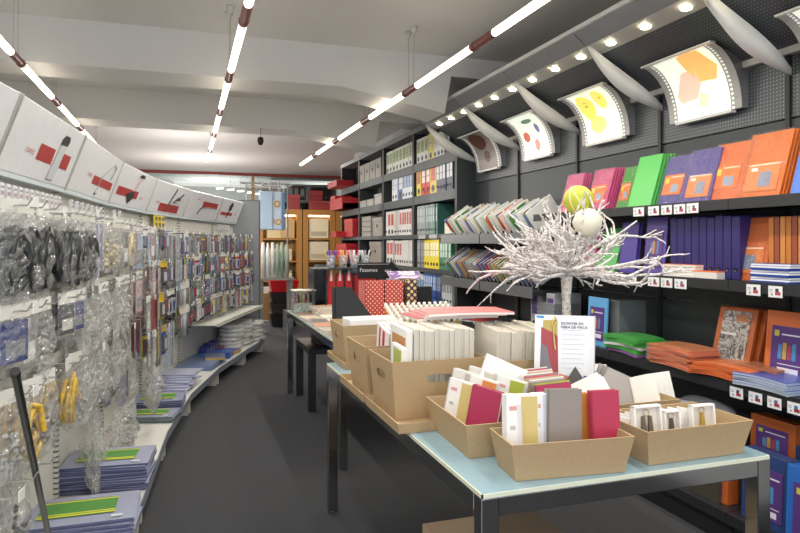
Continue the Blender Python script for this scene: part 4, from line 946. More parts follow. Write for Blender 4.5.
for k in range(14):
    rr_, cc_ = divmod(k, 2)
    flat('booklet', 'booklet lying flat along the left edge of the farther table, %s from the near end' % ORD[k], 'booklet', (1.02+.17*cc_, 4.12+.27*rr_+.02*cc_, ZT+.0), .15*rnd.uniform(-1, 1), .15, .21, .012, bc[k % 10], 'DAD4C8', 'booklets lying on the farther table')
for k in range(4):
    flat('book', 'book lying at the far left corner of the farther table, %s from the bottom' % ORD[k], 'book', (1.24, 5.82, ZT+.018*k), .1*k, .26, .2, .017, ['D8C0A8', 'C87850', 'E4D8C8', 'D0A888'][k], 'E4DED2', 'books at the far corner of the table')
# marker trays
mk = 0
for r_ in range(6):
    for q in range(12):
        x = 1.30+.042*q+.01*r_; y = 3.98+.075*r_
        c = 'E87830' if (q < 5 and r_ > 1) else ['5A7A48', '8A8A58', 'B89A50', '3A3A3C'][(q*3+r_) % 4]
        t = thing('marker_pen', '%s marker with white cap standing in the pen block, %s row, %s from the left' % ({'E87830': 'orange', '5A7A48': 'green', '8A8A58': 'olive', 'B89A50': 'ochre', '3A3A3C': 'black'}[c], ORD[r_], ORD[q]), 'pen', (x, y, ZT+.02+.012*r_), 0, 'capped markers in the pen block')
        link('barrel', cached(('mkb', c), lambda: MB().lathe([(0, 0), (.011, 0), (.011, .10)], 8).mesh('barrel', M(c))), t)
        link('cap', cached('mkc', lambda: MB().lathe([(.0115, .10), (.0125, .10), (.0125, .135), (.008, .14), (0, .14)], 8).mesh('cap', M('EFEDE6'))), t)
t = thing('pen_block', 'cream stepped block holding rows of capped markers', 'pen holder', (1.56, 4.17, ZT))
b_ = MB()
for r_ in range(6): b_.box(-.30, .30, -.225+.075*r_, -.151+.075*r_, 0, .02+.012*r_)
b_.build('block', M('D8C88A', .5), t)
# acrylic stand with pen cups at the far end
t = thing('acrylic_stand', 'black and clear acrylic stand carrying pen cups', 'stand', (1.38, 6.0, ZT))
gl = M('E8EEF0', .05, 'glass', 0, 0, .06)
MB().box(-.26, .36, -.16, .16, .40, .412).build('top_shelf', M('3A3E40', .2), t)
MB().box(-.26, -.14, -.15, .15, 0, .012).box(-.26, -.255, -.15, .15, 0, .40).box(-.145, -.14, -.15, .15, 0, .40).box(-.26, -.14, .145, .15, 0, .40).build('side_compartment', M('2E3436', .15), t)
MB().box(.352, .36, -.15, .15, 0, .40).box(-.13, .35, .146, .15, 0, .4).build('clear_panel', gl, t)
MB().box(-.26, .36, -.16, -.155, .41, .45).build('front_lip', gl, t)
for k in range(3):
    t = thing('red_pouch', 'red pouch with white tip hanging under the pen cups, %s from the left' % ORD[k], 'pouch', (1.30+.085*k, 5.93, ZT+.04), 0, 'red pouches under the pen cups')
    MB().prism([(-.035, 0), (.035, 0), (.032, .30), (.012, .33), (-.012, .33), (-.032, .30)], 0, .03).build('pouch', M('C02028', .5), t, bevel=.005)
    MB().prism([(-.014, .25), (.014, .25), (.006, .35), (-.006, .35)], -.003, 0).build('white_tip', M('E8DCD8'), t)
flat('gift_box', 'dark red box on the stand to the right of the red pouches', 'box', (1.62, 5.98, ZT), 0, .2, .2, .34, 'A81C24', '9A1820')
cupn = [('clear cup with purple and blue pens', 1.30, ['7A3A9A', '3A4AA0', '9A6ABA', '7A3A9A', 'E0C030']), ('clear cup with orange and pink pens', 1.42, ['E0883A', 'D85A6A', 'E8B050', 'D8A090']), ('clear cup with white and silver pens', 1.53, ['D8D8DC', 'C8B8C0', 'E8E8EA', 'D86A70']),
        ('clear cup with black and silver pens', 1.64, ['3A3A3E', 'C8C8CC', '9A9AA0', 'D8D8DC'])]
for lb, x, cols in cupn:
    t = thing('pen_cup', lb+' on the acrylic stand', 'cup', (x, 5.95, ZT+.413))
    MB().lathe([(.038, 0), (.045, .12), (.043, .12), (.036, .004)], 14).build('cup', M('E4E8EC', .1, 'film', 0, 0, .35), t)
    for q in range(10):
        a = q*2.4; c = cols[q % len(cols)]
        p = thing('pen', '%s pen in the %s, %s' % ({'7A3A9A': 'purple', '3A4AA0': 'blue', '9A6ABA': 'lilac', 'E0C030': 'yellow', 'E0883A': 'orange', 'D85A6A': 'pink', 'E8B050': 'amber', 'D8A090': 'peach', 'D8D8DC': 'silver', 'C8B8C0': 'mauve', 'E8E8EA': 'white', 'D86A70': 'coral', '3A3A3E': 'black', 'C8C8CC': 'light grey', '9A9AA0': 'mid grey'}[c], lb, ORD[q]), 'pen',
                  (x+.018*math.cos(a), 5.95+.018*math.sin(a), ZT+.42), (.2*math.sin(a), .25*math.cos(a), 0), 'pens in the clear cups')
        link('barrel', cached(('pn', c), lambda: MB().lathe([(0, 0), (.006, .002), (.006, .15), (.003, .165), (0, .165)], 6).mesh('barrel', M(c, .35))), p)
t = thing('pen_pot', 'small clear pot with pink pens at the far left of the table', 'pen holder', (1.05, 6.02, ZT))
MB().box(-.10, .10, -.07, .07, 0, .01).box(-.10, -.096, -.07, .07, 0, .2).box(.096, .10, -.07, .07, 0, .2).box(-.1, .1, .066, .07, 0, .2).box(-.1, .1, -.07, -.066, 0, .09).build('pot', M('D8E0D8', .1, 'film', 0, 0, .4), t)
MB().box(-.11, .11, -.08, .08, .2, .21).build('rim', M('D8D4C4'), t)
for q in range(9):
    p = thing('pen', '%s pen in the small clear pot, %s from the left' % (['pink', 'green', 'black'][q % 3], ORD[q]), 'pen', (.98+.018*q, 6.02+.02*(q % 2), ZT+.012), (.1*((q % 3)-1), .08*((q % 2)*2-1), 0), 'pens in the small pot')
    c = ['C05078', '8AA858', '2E2A2E'][q % 3]
    link('barrel', cached(('pn2', c), lambda: MB().lathe([(0, 0), (.008, .002), (.008, .14), (.003, .16), (0, .16)], 6).mesh('barrel', M(c, .35))), p)
# black arrow sign
t = thing('arrow_sign', 'black arrow-shaped sign with white script pointing right', 'sign', (1.60, 5.36, 1.19), (0, 0, -.15))
MB().prism([(-.19, -.05), (.10, -.05), (.10, -.09), (.20, .02), (.10, .13), (.10, .09), (-.19, .09)], 0, .012).build('board', M('0B0B0D', .8), t)
MB().tube([(-.19, -.001, .075), (.085, -.001, .075), (.10, -.001, .118), (.19, -.001, .02), (.10, -.001, -.078)], .002, 4).build('outline', M('B8B8BC'), t)
text('Fazemos', .045, M('C8C8CC'), t, (-.17, -.001, .01), (PI/2, 0, 0)); text('aqui', .035, M('C8C8CC'), t, (.05, -.001, .01), (PI/2, 0, 0))
MB().tube([(0, .006, -.389), (0, .006, -.04)], .006, 6).box(-.08, .08, -.05, .06, -.389, -.381).build('stand', M('2A2A2C'), t)
# brochure stand and clear boxes beyond the markers
t = thing('leaflet_holder', 'clear holder with a violet and white leaflet facing up', 'holder', (1.72, 4.93, 1.15), (.0, 0, -.1))
MB().prism([(-.02, 0), (.16, .06), (.16, .065), (-.02, .005)], -.15, .13, 'x').build('tray', M('E0E0E6', .2, 'film', 0, 0, .6), t)
MB().prism([(-.01, .007), (.15, .06), (.15, .064), (-.01, .011)], -.14, .11, 'x').build('leaflet', M('C8BCD0', .3, 'mixed', 0, 0, ('7A5A98', 'F0ECF0')), t)
MB().tube([(.0, .07, -.348), (0, .07, .02)], .006, 6).box(-.07, .07, 0, .14, -.348, -.34).build('stem', M('D8D8DA', .2), t)
for k, (x, y, c, w, h) in enumerate([(1.66, 5.05, '7A9A7A', .20, .13), (1.66, 5.3, 'C05A58', .22, .18), (1.80, 5.6, '3A5AA0', .20, .2), (1.62, 5.6, '8AA0BC', .14, .2)]):
    t = thing('clear_box', 'clear plastic box of small %s packs beyond the markers' % ['green', 'red', 'blue', 'grey-blue'][k], 'box', (x-.03, y, ZT), 0)
    b_ = MB(); b_.box(-w/2, w/2, -.1, -.097, 0, h).box(-w/2, w/2, .097, .1, 0, h).box(-w/2, -w/2+.003, -.1, .1, 0, h).box(w/2-.003, w/2, -.1, .1, 0, h).box(-w/2, w/2, -.1, .1, 0, .003)
    b_.build('walls', M('E6ECF0', .1, 'film', 0, 0, .3), t)
    for q in range(4): MB().box(-w/2+.01+q*(w-.02)/4, -w/2+.006+(q+1)*(w-.02)/4, -.08, .08, .004, h*.8-.01*(q % 2)).build('pack', M(c if q % 2 else 'C8D0D8', .4), t)
# kraft carton on the floor beneath the near table
t = thing('carton', 'kraft carton on the floor beneath the near glass table', 'carton', (1.14, 2.2, 0), 0)
MB().box(-.24, .24, -.19, .19, 0, .30).build('body', kraft, t, bevel=.003); MB().box(-.245, .245, -.195, .195, .26, .33).build('lid', M('BCA284', .75, 'kraft'), t, bevel=.003)

# ------------------------------------------------------------------ left side: curved run of bays
P = [(-.86, 1.6), (-.705, 2.64), (-.62, 3.55), (-.54, 4.65), (-.37, 5.8), (-.08, 6.93), (.29, 8.0), (.60, 8.85)]
P = [Vector(p) for p in P]
nb = len(P)-1
dirs = [(P[i+1]-P[i]).normalized() for i in range(nb)]
nor = [Vector((d.y, -d.x)) for d in dirs]         # toward the aisle
def off(i, dist):                                # mitred offset point at vertex i
    if i == 0: return P[0]+nor[0]*dist
    if i == nb: return P[nb]+nor[-1]*dist
    n = (nor[i-1]+nor[i]).normalized(); return P[i]+n*dist/n.dot(nor[i])
BN = ['nearest', 'second', 'third', 'fourth', 'fifth', 'sixth', 'farthest']
cream = M('DAD8D0', .5); deckm = M('D2D0CA', .45); steel = M('9EA0A2', .35, 'brushed', .5)
def loc(i, x, y, z):
    """bay i, metres along the bay, metres out from the back panel"""
    p = P[i]+dirs[i]*x+nor[i]*y
    return (p.x, p.y, z)
RZ = [math.atan2(d.y, d.x) for d in dirs]
LEN = [(P[i+1]-P[i]).length for i in range(nb)]
DF = .42
gond = []
for i in range(nb):
    t = thing('gondola_bay', 'cream metal display bay of the curved left run, %s to the camera' % ['closest', 'second closest', 'third closest', 'fourth closest', 'fifth closest', 'sixth closest', 'farthest'][i], 'display bay', (0, 0, 0), 0, 'display bays of the curved left run')
    gond.append(t)
    a, b = P[i], P[i+1]
    def wall(z0, z1, d0, d1, nm, m, shrink=.002):
        q = [off(i, d0)+dirs[i]*shrink, off(i+1, d0)-dirs[i]*shrink, off(i+1, d1)-dirs[i]*shrink, off(i, d1)+dirs[i]*shrink]
        return MB().prism([tuple(p) for p in q], z0, z1, 'z').build(nm, m, t)
    for z0, z1 in ((.17, .62), (.625, 1.0), (1.005, 1.38), (1.385, 1.74), (1.745, 1.97)):
        wall(z0, z1, -.03, 0, 'back_panel', cream)
    wall(.125, .17, 0, DF, 'deck_shelf', deckm)
    wall(.118, .172, DF, DF+.006, 'deck_edge', M('8C93A0', .35, 'plain', .3))
    wall(0, .125, .0, .05, 'kick_panel', M('77766F', .6))
    for q in (0.05, .95):
        p0 = off(i, .06)*(1-q)+off(i+1, .06)*q
        MB().box(0, .34, -.02, .02, 0, .124).build('foot_bracket', M('C6C2B6', .5), t, (p0.x, p0.y, 0), (0, 0, math.atan2(nor[i].y, nor[i].x)))
    p0 = P[i]; MB().box(-.012, .012, -.022, .012, .1, 1.98).build('upright', M('CFCDC4', .5, 'slot'), t, (p0.x, p0.y, 0), (0, 0, RZ[i]))
    wall(1.70, 1.72, 0, .05, 'header_rail', M('B8C4C8', .4))
# wire shelves in the last bays
for i in (5, 6):
    t = thing('wire_shelf', 'white wire shelf low on the %s bay of the left run' % BN[i], 'shelf', (0, 0, 0), 0, 'white wire shelves')
    q = [off(i, .01), off(i+1, .01), off(i+1, .40), off(i, .40)]
    MB().prism([tuple(p) for p in q], .60, .606, 'z').build('sheet', M('DDE0D0', .5), t)
    mb = MB(); n = 26
    for k in range(n+1):
        s = k/n; A = q[0]*(1-s)+q[1]*s; B = q[3]*(1-s)+q[2]*s
        mb.tube([(A.x, A.y, .612), (B.x, B.y, .612)], .003, 4)
    mb.tube([(q[3].x, q[3].y, .62), (q[2].x, q[2].y, .62)], .006, 6).tube([(q[3].x, q[3].y, .59), (q[2].x, q[2].y, .59)], .005, 6).build('wires', M('E6E4DC', .35), t)
# grey end panel
t = thing('end_panel', 'tall grey steel panel closing the far end of the left run', 'panel', (P[-1].x+.01, P[-1].y+.02, 0), -.05)
MB().box(-.02, .34, 0, .03, .06, 2.02).build('panel', M('7C7E80', .4, 'brushed', .3), t)
MB().box(.33, .35, -.004, .034, .0, 2.03).box(-.02, .34, -.004, .034, 2.02, 2.03).build('dark_edge', M('4A4C50', .4), t)

# header boards with printed tools
white = M('E4E5E8', .45)
for i in range(nb):
    L_ = LEN[i]
    hb = thing('header_board', 'white header board with red bar, %s' % ['cut off by the left edge of the view', 'with a flat eraser picture, second along', 'with a bent wire picture, third along',
           'with a black square-headed brush picture, fourth along', 'with a tall black pen and clip picture, fifth along', 'with a thin black angled tool picture, sixth along', 'small one with a black round brush picture, farthest'][i], 'header board',
           loc(i, 0, .05, 1.72), (0, 0, RZ[i]), 'slanted header boards')
    al = math.radians(-20)                       # leans out over the aisle
    R_ = Matrix.Rotation(-al, 4, 'X')
    hh = .285
    MB().box(.012, L_-.012, 0, .045, 0, hh, 0, R_).build('board', white, hb, bevel=.004)
    for q in (.004, L_-.012): MB().box(q, q+.008, -.004, .05, -.005, hh+.003, 0, R_).build('side_trim', M('B4B3AC', .4), hb)
    red = M('B23A38', .5); blk = M('2A2A2C', .5); gry = M('9A9A9A', .5); pnk = M('D8A8A4', .6)
    g = MB(); y = -.0015
    def R4(x0, x1, z0, z1, m, yy=y):
        g.add([(x0, yy, z0), (x1, yy, z0), (x1, yy, z1), (x0, yy, z1)], [(0, 1, 2, 3)], m, R_)
    def PG(pts, m, yy=-.003): g.add([(p[0], yy, p[1]) for p in pts], [tuple(range(len(pts)))], m, R_)
    def LN(pts, r, m): g.tube([(p[0], -.004, p[1]) for p in pts], r, 5, m, R_)
    s = L_
    if i == 1:
        R4(.40*s, .62*s, .085, .155, 0); R4(.76*s, .89*s, .085, .155, 0)
        PG([(.63*s, .02), (.73*s, .022), (.76*s, .19), (.66*s, .185)], 3); PG([(.655*s, .185), (.765*s, .19), (.775*s, .215), (.76*s, .235), (.69*s, .235), (.665*s, .22)], 1); LN([(.63*s, .02), (.73*s, .022)], .0015, 2)
    elif i == 2:
        R4(.42*s, .92*s, .075, .125, 0); LN([(.56*s, .03), (.58*s, .06), (.58*s, .12), (.70*s, .19), (.80*s, .24), (.86*s, .22), (.82*s, .14)], .003, 2); LN([(.55*s, .03), (.56*s, .02), (.60*s, .03)], .003, 1)
    elif i == 3:
        R4(.08*s, .60*s, .07, .13, 0); PG([(.40*s, .02), (.52*s, .08), (.48*s, .13), (.30*s, .09)], 1); PG([(.44*s, .12), (.50*s, .13), (.58*s, .23), (.52*s, .235)], 4); PG([(.49*s, .235), (.62*s, .24), (.62*s, .265), (.50*s, .262)], 1)
    elif i == 4:
        R4(.25*s, .78*s, .02, .095, 0); LN([(.42*s, .03), (.48*s, .12), (.56*s, .25)], .008, 1); LN([(.58*s, .12), (.66*s, .17), (.72*s, .16)], .011, 1); LN([(.66*s, .15), (.78*s, .22)], .010, 1)
    elif i == 5:
        R4(.42*s, .90*s, .13, .20, 0); LN([(.34*s, .05), (.38*s, .10), (.46*s, .14)], .006, 1); LN([(.38*s, .12), (.60*s, .135), (.82*s, .14)], .005, 2)
    elif i == 6:
        R4(.10*s, .62*s, .08, .12, 0); LN([(.38*s, .05), (.42*s, .13)], .006, 1); PG([(.40*s, .13), (.50*s, .15), (.54*s, .23), (.46*s, .26), (.38*s, .20)], 1)
    else:
        R4(.3*s, .8*s, .08, .13, 0)
    g.build('printed_picture', [red, blk, gry, M('D0D2D6', .5), M('E2C4C4', .5)], hb)
    tx = {1: (.24, .10), 2: (.28, .11), 3: (.66, .08), 4: (.14, .09), 5: (.22, .20), 6: (.7, .1), 0: (.1, .1)}[i]
    o = text('conoje', .04, pnk, hb, (0, 0, 0), (0, 0, 0)); o.matrix_local = R_ @ Matrix.Translation((tx[0]*s, -.002, tx[1])) @ Matrix.Rotation(PI/2, 4, 'X')

# ---- hanging goods
random.seed(3)
def coil(w, h, d, r0, loops, seed, rad=.006):
    r = random.Random(seed); pts = []
    n = loops*9
    for k in range(n):
        a = 2*PI*k/9; s = 1-.25*r.random()
        pts.append((w*.38*s*math.cos(a)+r.gauss(0, .004), (k/n-.5)*d*.8+r.gauss(0, .003), -h*.55+h*.36*s*math.sin(a)+r.gauss(0, .005)))
    return pts
filmA = M('F2F3F1', .2, 'film', 0, 0, .24); filmB = M('F6F7F5', .2, 'film', 0, 0, .34)
def mk_bag(kind, col, var, w, h, d):
    """returns list of (part, mesh)"""
    key = (kind, col, var, w, h, d)
    def fn():
        out = []
        if kind in ('cord', 'beads', 'flat', 'empty', 'strips'):
            v, f = pillow(w, h, d, var, .02 if kind == 'flat' else .045)
            out.append(('clear_bag', MB().add(v, f, 0, None, True).mesh('clear_bag', filmB if kind == 'empty' else filmA)))
            hc = 'E6E4DE' if var % 2 else 'D8D6CE'
            if kind != 'strips': out.append(('header_card', MB().box(-w*.46, w*.46, -.003, .003, -.012, .032).mesh('header_card', M(hc, .5))))
        if kind == 'cord':
            out.append(('coiled_cord', MB().tube(coil(w, h, d, 0, 3, var), .011, 5).tube(coil(w*.7, h*.8, d, 0, 2, var+9), .010, 5).mesh('coiled_cord', M(col, .5))))
        elif kind == 'beads':
            mb = MB(); r = random.Random(var)
            for k in range(26):
                c = Vector((r.uniform(-.32, .32)*w, r.uniform(-.3, .3)*d, -h*(.35+.5*r.random()))); q = .009+.006*r.random()
                mb.add([c+Vector(p)*q for p in ((1, 0, 0), (-1, 0, 0), (0, 1, 0), (0, -1, 0), (0, 0, 1), (0, 0, -1))], [(0, 2, 4), (2, 1, 4), (1, 3, 4), (3, 0, 4), (2, 0, 5), (1, 2, 5), (3, 1, 5), (0, 3, 5)], 0, None, True)
            out.append(('small_beads', mb.mesh('small_beads', M(col, .5))))
        elif kind == 'flat':
            out.append(('insert_card', MB().box(-w*.40, w*.40, -.003, .003, -h*.92, -h*.12).box(-w*.3, w*.3, -.005, .005, -h*.8, -h*.5, 1).mesh('insert_card', [M(col, .5), M('DCDCD8' if var % 2 else '8A8C94', .5)])))
        elif kind == 'strips':
            mb = MB()
            for k in range(4): mb.box(-w*.42+k*w*.22, -w*.42+k*w*.22+w*.14, -.004, .004, -h*.97, -h*.06, k % 2)
            out.append(('strips', mb.mesh('strips', [M(col, .5), M('B8BAC2', .5)])))
        elif kind == 'pack':                      # stiff card with blister
            out.append(('card', MB().box(-w/2, w/2, -.002, .002, -h, .02).box(-w/2, w/2, -.0035, -.002, -.03, .02, 1).mesh('card', [M(col, .45, 'plain'), M('E8E6E0' if var % 2 else ('D8B83A' if var == 2 else '6A7078'), .5)])))
            out.append(('blister', MB().box(-w*.36, w*.36, -.018, -.002, -h*.9, -h*.28).box(-w*.2, w*.2, -.020, -.018, -h*.8, -h*.4, 1).mesh('blister', [M('B8BCC4' if var % 2 else '5A5C64', .25, 'shrink'), M(['9A3A38', '34487E', 'B8B8BC', '2A2A2E'][var % 4], .5)])))
        elif kind == 'stripes':
            mb = MB().box(-w/2, w/2, -.004, .004, -h, 0)
            for k in range(3): mb.box(-w/2+w*(.08+k*.32), -w/2+w*(.24+k*.32), -.0055, .0055, -h, 0, 1)
            out.append(('striped_card', mb.mesh('striped_card', [M(col, .4, 'shrink'), M('B82C34', .4, 'shrink')])))
        elif kind == 'rod':
            mb = MB()
            for k in range(3): mb.lathe([(0, -h), (.009, -h), (.009, -.02), (0, -.02)], 7, 0, None, (-w*.3+k*w*.3, 0))
            out.append(('rods', mb.mesh('rods', M(col, .35))))
            out.append(('holder_card', MB().box(-w/2, w/2, -.013, .012, -.05, .02).mesh('holder_card', M('E0DED8', .5))))
        return out
    return cached(key, fn)
colname = {'2E3134': 'charcoal', '3A3C40': 'dark grey', '6A6C70': 'grey', 'B0AEA8': 'light grey', 'D8B03A': 'yellow', 'D6C8A0': 'cream', '2C3A7A': 'navy', '8A86A0': 'lilac grey', '98B4D0': 'light blue', 'A8827A': 'brown-pink',
           'C4C0B8': 'pale', '4A5A3C': 'olive', '8C8C88': 'mid grey', 'C05848': 'rust', 'B82C34': 'red', 'E0C030': 'bright yellow', '2C4CA0': 'blue', '4A2E28': 'brown', '2A2A2E': 'black', 'D8D8D4': 'white', '6A8AB8': 'steel blue',
           'C8A8AC': 'dusty pink', '9AA4AC': 'blue-grey', '7A8A3C': 'moss', 'E07030': 'orange', '3E7A4A': 'green', 'B8B8C0': 'silver', 'D4D6D8': 'clear-white', '5A4A80': 'purple'}
kindname = {'cord': 'clear bag of %s cord', 'beads': 'clear bag of %s beads', 'flat': 'clear bag with %s card', 'empty': 'crumpled clear bag, %s', 'strips': 'clear sleeve of %s strips', 'pack': '%s blister pack', 'stripes': 'red-striped %s pack', 'rod': 'holder of %s rods'}
objname = {'cord': 'cord_bag', 'beads': 'bead_bag', 'flat': 'card_bag', 'empty': 'clear_bag', 'strips': 'strip_sleeve', 'pack': 'blister_pack', 'stripes': 'striped_pack', 'rod': 'rod_holder'}
hook_mesh = MB().tube([(0, 0, .0), (0, -.30, .006), (0, -.315, .03)], .0032, 5).box(-.012, .012, -.003, .003, -.02, .02).mesh('hook', M('C6C6C2', .25, 'plain', .7))
tagm = MB().box(-.02, .02, -.326, -.323, .0, .032).mesh('price_holder', M('E2E2DE', .4))
HANG = 0
def hook_row(i, zr, rowname, specs, depths, x0=.06, x1=None, hooks=True):
    """specs: list of (kind, colour, w, h, d) one per hook"""
    global HANG
    x1 = x1 or LEN[i]-.06
    n = len(specs)
    for k, sp in enumerate(specs):
        x = x0+(x1-x0)*(k+.5)/n
        p = loc(i, x, 0, zr)
        hk = link('hook', hook_mesh, gond[i], p, (0, 0, RZ[i]))
        if (k+i) % 3 == 0: link('price_holder', tagm, hk)
        if not sp: continue
        kind, col, w, h, d = sp
        for q, dep in enumerate(depths):
            parts = mk_bag(kind, col, (k*3+q+i) % 5, w, h, d)
            posw = ['frontmost', 'middle', 'rearmost'][q] if len(depths) > 2 else ['front', 'rear'][q]
            lb = '%s, %s, %s hook, %s row, %s bay' % (kindname[kind] % colname[col], posw, ORD[k], rowname, BN[i])
            t = thing(objname[kind], lb, 'pack' if kind in ('pack', 'stripes', 'rod') else 'bag', loc(i, x+rnd.uniform(-.012, .012), dep, zr-.006), (0, 0, RZ[i]+rnd.uniform(-.30, .30)), '%s bay %s row' % (BN[i], rowname))
            HANG += 1
            for nm, me in parts: link(nm, me, t)
D3 = (.26, .18, .10)
ch, dg, gr, lg, ye, cr, nv, li, lb_, bp, pa, ol, mg = '2E3134', '3A3C40', '6A6C70', 'B0AEA8', 'D8B03A', 'D6C8A0', '2C3A7A', '8A86A0', '98B4D0', 'A8827A', 'C4C0B8', '4A5A3C', '8C8C88'
# nearest bay (only its far end shows) and second bay
W0 = (.12, .26, .045)
for i in (0, 1):
    s = .62 if i == 0 else None
    hook_row(i, 1.56, 'top', [('cord', ch, .14, .30, .05)]*(3 if i == 0 else 4)+([] if i == 0 else [('strips', li, .12, .27, .03), ('strips', li, .10, .24, .03), ('beads', cr, .13, .25, .05)]), D3, s or .06)
    hook_row(i, 1.235, 'second', [('flat', nv, .15, .16, .03), ('flat', mg, .14, .2, .03), ('beads', lg, .14, .25, .05)] if i == 0 else
             [('flat', dg, .14, .14, .03), ('flat', nv, .14, .14, .03), ('empty', pa, .16, .26, .06), ('beads', lg, .15, .28, .06), ('empty', pa, .15, .27, .06), ('beads', pa, .15, .26, .06)], D3, s or .06)
    hook_row(i, .98, 'third', [('beads', lg, .15, .25, .05), ('cord', ye, .12, .26, .05), ('beads', mg, .15, .26, .06)] if i == 0 else
             [('cord', ye, .12, .25, .06), ('beads', lg, .16, .28, .06), ('empty', pa, .17, .3, .06), ('beads', lg, .15, .27, .06), ('empty', pa, .14, .28, .05)], D3, s or .06)
    if i == 0: hook_row(i, .70, 'bottom', [('beads', mg, .16, .34, .06), ('empty', pa, .17, .36, .06), ('beads', dg, .15, .34, .06)], (.20, .13, .07), .5, .95)
i = 2
hook_row(i, 1.55, 'top', [('beads', cr, .12, .26, .05), ('flat', mg, .12, .25, .04), ('flat', gr, .12, .25, .04), ('cord', cr, .12, .27, .05), ('flat', lb_, .12, .28, .03), ('flat', bp, .12, .24, .03), ('flat', lb_, .12, .28, .03)], D3)
hook_row(i, 1.24, 'second', [('empty', pa, .15, .26, .05), ('beads', lg, .14, .28, .05), ('beads', pa, .14, .26, .05), ('flat', bp, .13, .2, .03), ('flat', 'C8A8AC', .12, .25, .03), ('flat', 'C8A8AC', .12, .25, .03)], D3)
hook_row(i, .97, 'third', [('empty', pa, .16, .28, .05), ('beads', lg, .14, .26, .05), ('flat', ol, .14, .24, .03), ('stripes', gr, .16, .22, .02), ('stripes', gr, .16, .22, .02)], D3)
hook_row(i, .70, 'bottom', [('flat', li, .12, .22, .03), ('flat', gr, .13, .2, .03), ('empty', pa, .15, .22, .04)], (.22, .14, .08), .5)
i = 3
D2 = (.28, .18)
hook_row(i, 1.54, 'top', [('flat', lb_, .12, .27, .03), ('flat', bp, .11, .22, .03), ('flat', lb_, .12, .27, .03), ('pack', nv, .10, .12, .02), ('pack', '4A2E28', .10, .14, .02), ('pack', '2C4CA0', .10, .12, .02), ('strips', mg, .09, .34, .02), ('strips', gr, .09, .34, .02)], D2)
hook_row(i, 1.30, 'second', [('flat', bp, .12, .2, .03), ('flat', 'C8A8AC', .12, .25, .02), ('flat', 'C8A8AC', .12, .24, .02), ('pack', '4A2E28', .11, .17, .02), ('pack', 'E0C030', .10, .16, .02), ('pack', '2C4CA0', .10, .16, .02)], D2)
hook_row(i, 1.06, 'third', [('flat', lg, .13, .24, .02), ('stripes', gr, .15, .22, .02), ('stripes', mg, .15, .22, .02), ('pack', 'E0C030', .11, .18, .02), ('pack', 'C05848', .10, .16, .02), ('pack', ch, .11, .2, .02), ('pack', ch, .11, .2, .02)], D2)
hook_row(i, .80, 'bottom', [('flat', mg, .13, .24, .02), ('flat', lg, .13, .24, .02), ('pack', 'E0C030', .11, .2, .02), ('pack', '2C4CA0', .11, .2, .02), ('strips', lb_, .12, .34, .02), ('strips', gr, .12, .36, .02)], D2)
bright = ['2A2A2E', '2C4CA0', '3A3C40', '6A6C70', '4A2E28', '6A8AB8', 'E0C030', 'D8D8D4', '9AA4AC', 'B82C34', '2C3A7A', '7A8A3C', 'E07030', 'B8B8C0', '3A3C40', '5A4A80']
rr = random.Random(5)
for i, cols_ in ((4, 13), (5, 12), (6, 9)):
    for rj, (z, rn) in enumerate(((1.53, 'top'), (1.32, 'second'), (1.10, 'third'), (.88, 'bottom'))):
        sp = []
        for k in range(cols_):
            c = rr.choice(bright[:11] if k % 3 else bright)
            if i == 4 and k in (2, 3, 4) and rj >= 2: sp.append(('rod', ['8C8C88', 'B8B8C0', '6A6C70'][k-2], .08, .26, .02)); continue
            if i == 4 and k < 2 and rj < 2: sp.append(('strips', mg, .08, .2, .02)); continue
            kd = rr.choice(['pack', 'pack', 'flat', 'strips'])
            sp.append((kd, c, .095, rr.choice([.17, .19, .21]), .02))
        hook_row(i, z, rn, sp, D2)
# small white card packets on the cream panel above the top hooks
wp = MB().box(-.018, .018, -.012, 0, -.06, 0).box(-.014, .014, -.0135, -.012, -.045, -.03, 1).box(-.014, .014, -.0135, -.012, -.02, -.012, 2).mesh('packet', [M('E2E0E2', .4), M('B09AA0', .5), M('9A98A0', .5)])
wc = 0
for i, rows in ((1, ((1.675, 12, .05, .86), (1.60, 6, .05, .45))), (2, ((1.675, 7, .08, .95), (1.60, 7, .08, .95), (1.585, 0, 0, 0))), (3, ((1.68, 2, .1, .4),)), (6, ((1.68, 5, .1, .6),))):
    for rn, (z, n, a, b) in enumerate(rows):
        for k in range(n):
            x = a+(b-a)*(k+.5)/n
            o = link('label_packet', wp, None, loc(i, x, .04, z), (0, 0, RZ[i]))
            tag(o, 'tiny white packet on the cream panel, %s in the %s row, %s bay' % (ORD[k], ['upper', 'lower'][rn], BN[i]), 'packet', 'tiny white packets above the hooks')
for k in range(6):
    o = MB().box(-.045, .045, -.014, 0, -.05, 0).box(-.03, .03, -.016, -.014, -.04, -.012, 1).build('yellow_packet', [M('D8C040', .4), M('5A5A50')], None, loc(4, .28+.10*(k % 3), .04, 1.695-.055*(k//3)), (0, 0, RZ[4]))
    tag(o, 'yellow packet on the cream panel, %s' % ['upper left', 'upper middle', 'upper right', 'lower left', 'lower middle', 'lower right'][k], 'packet', 'yellow packets above the hooks')

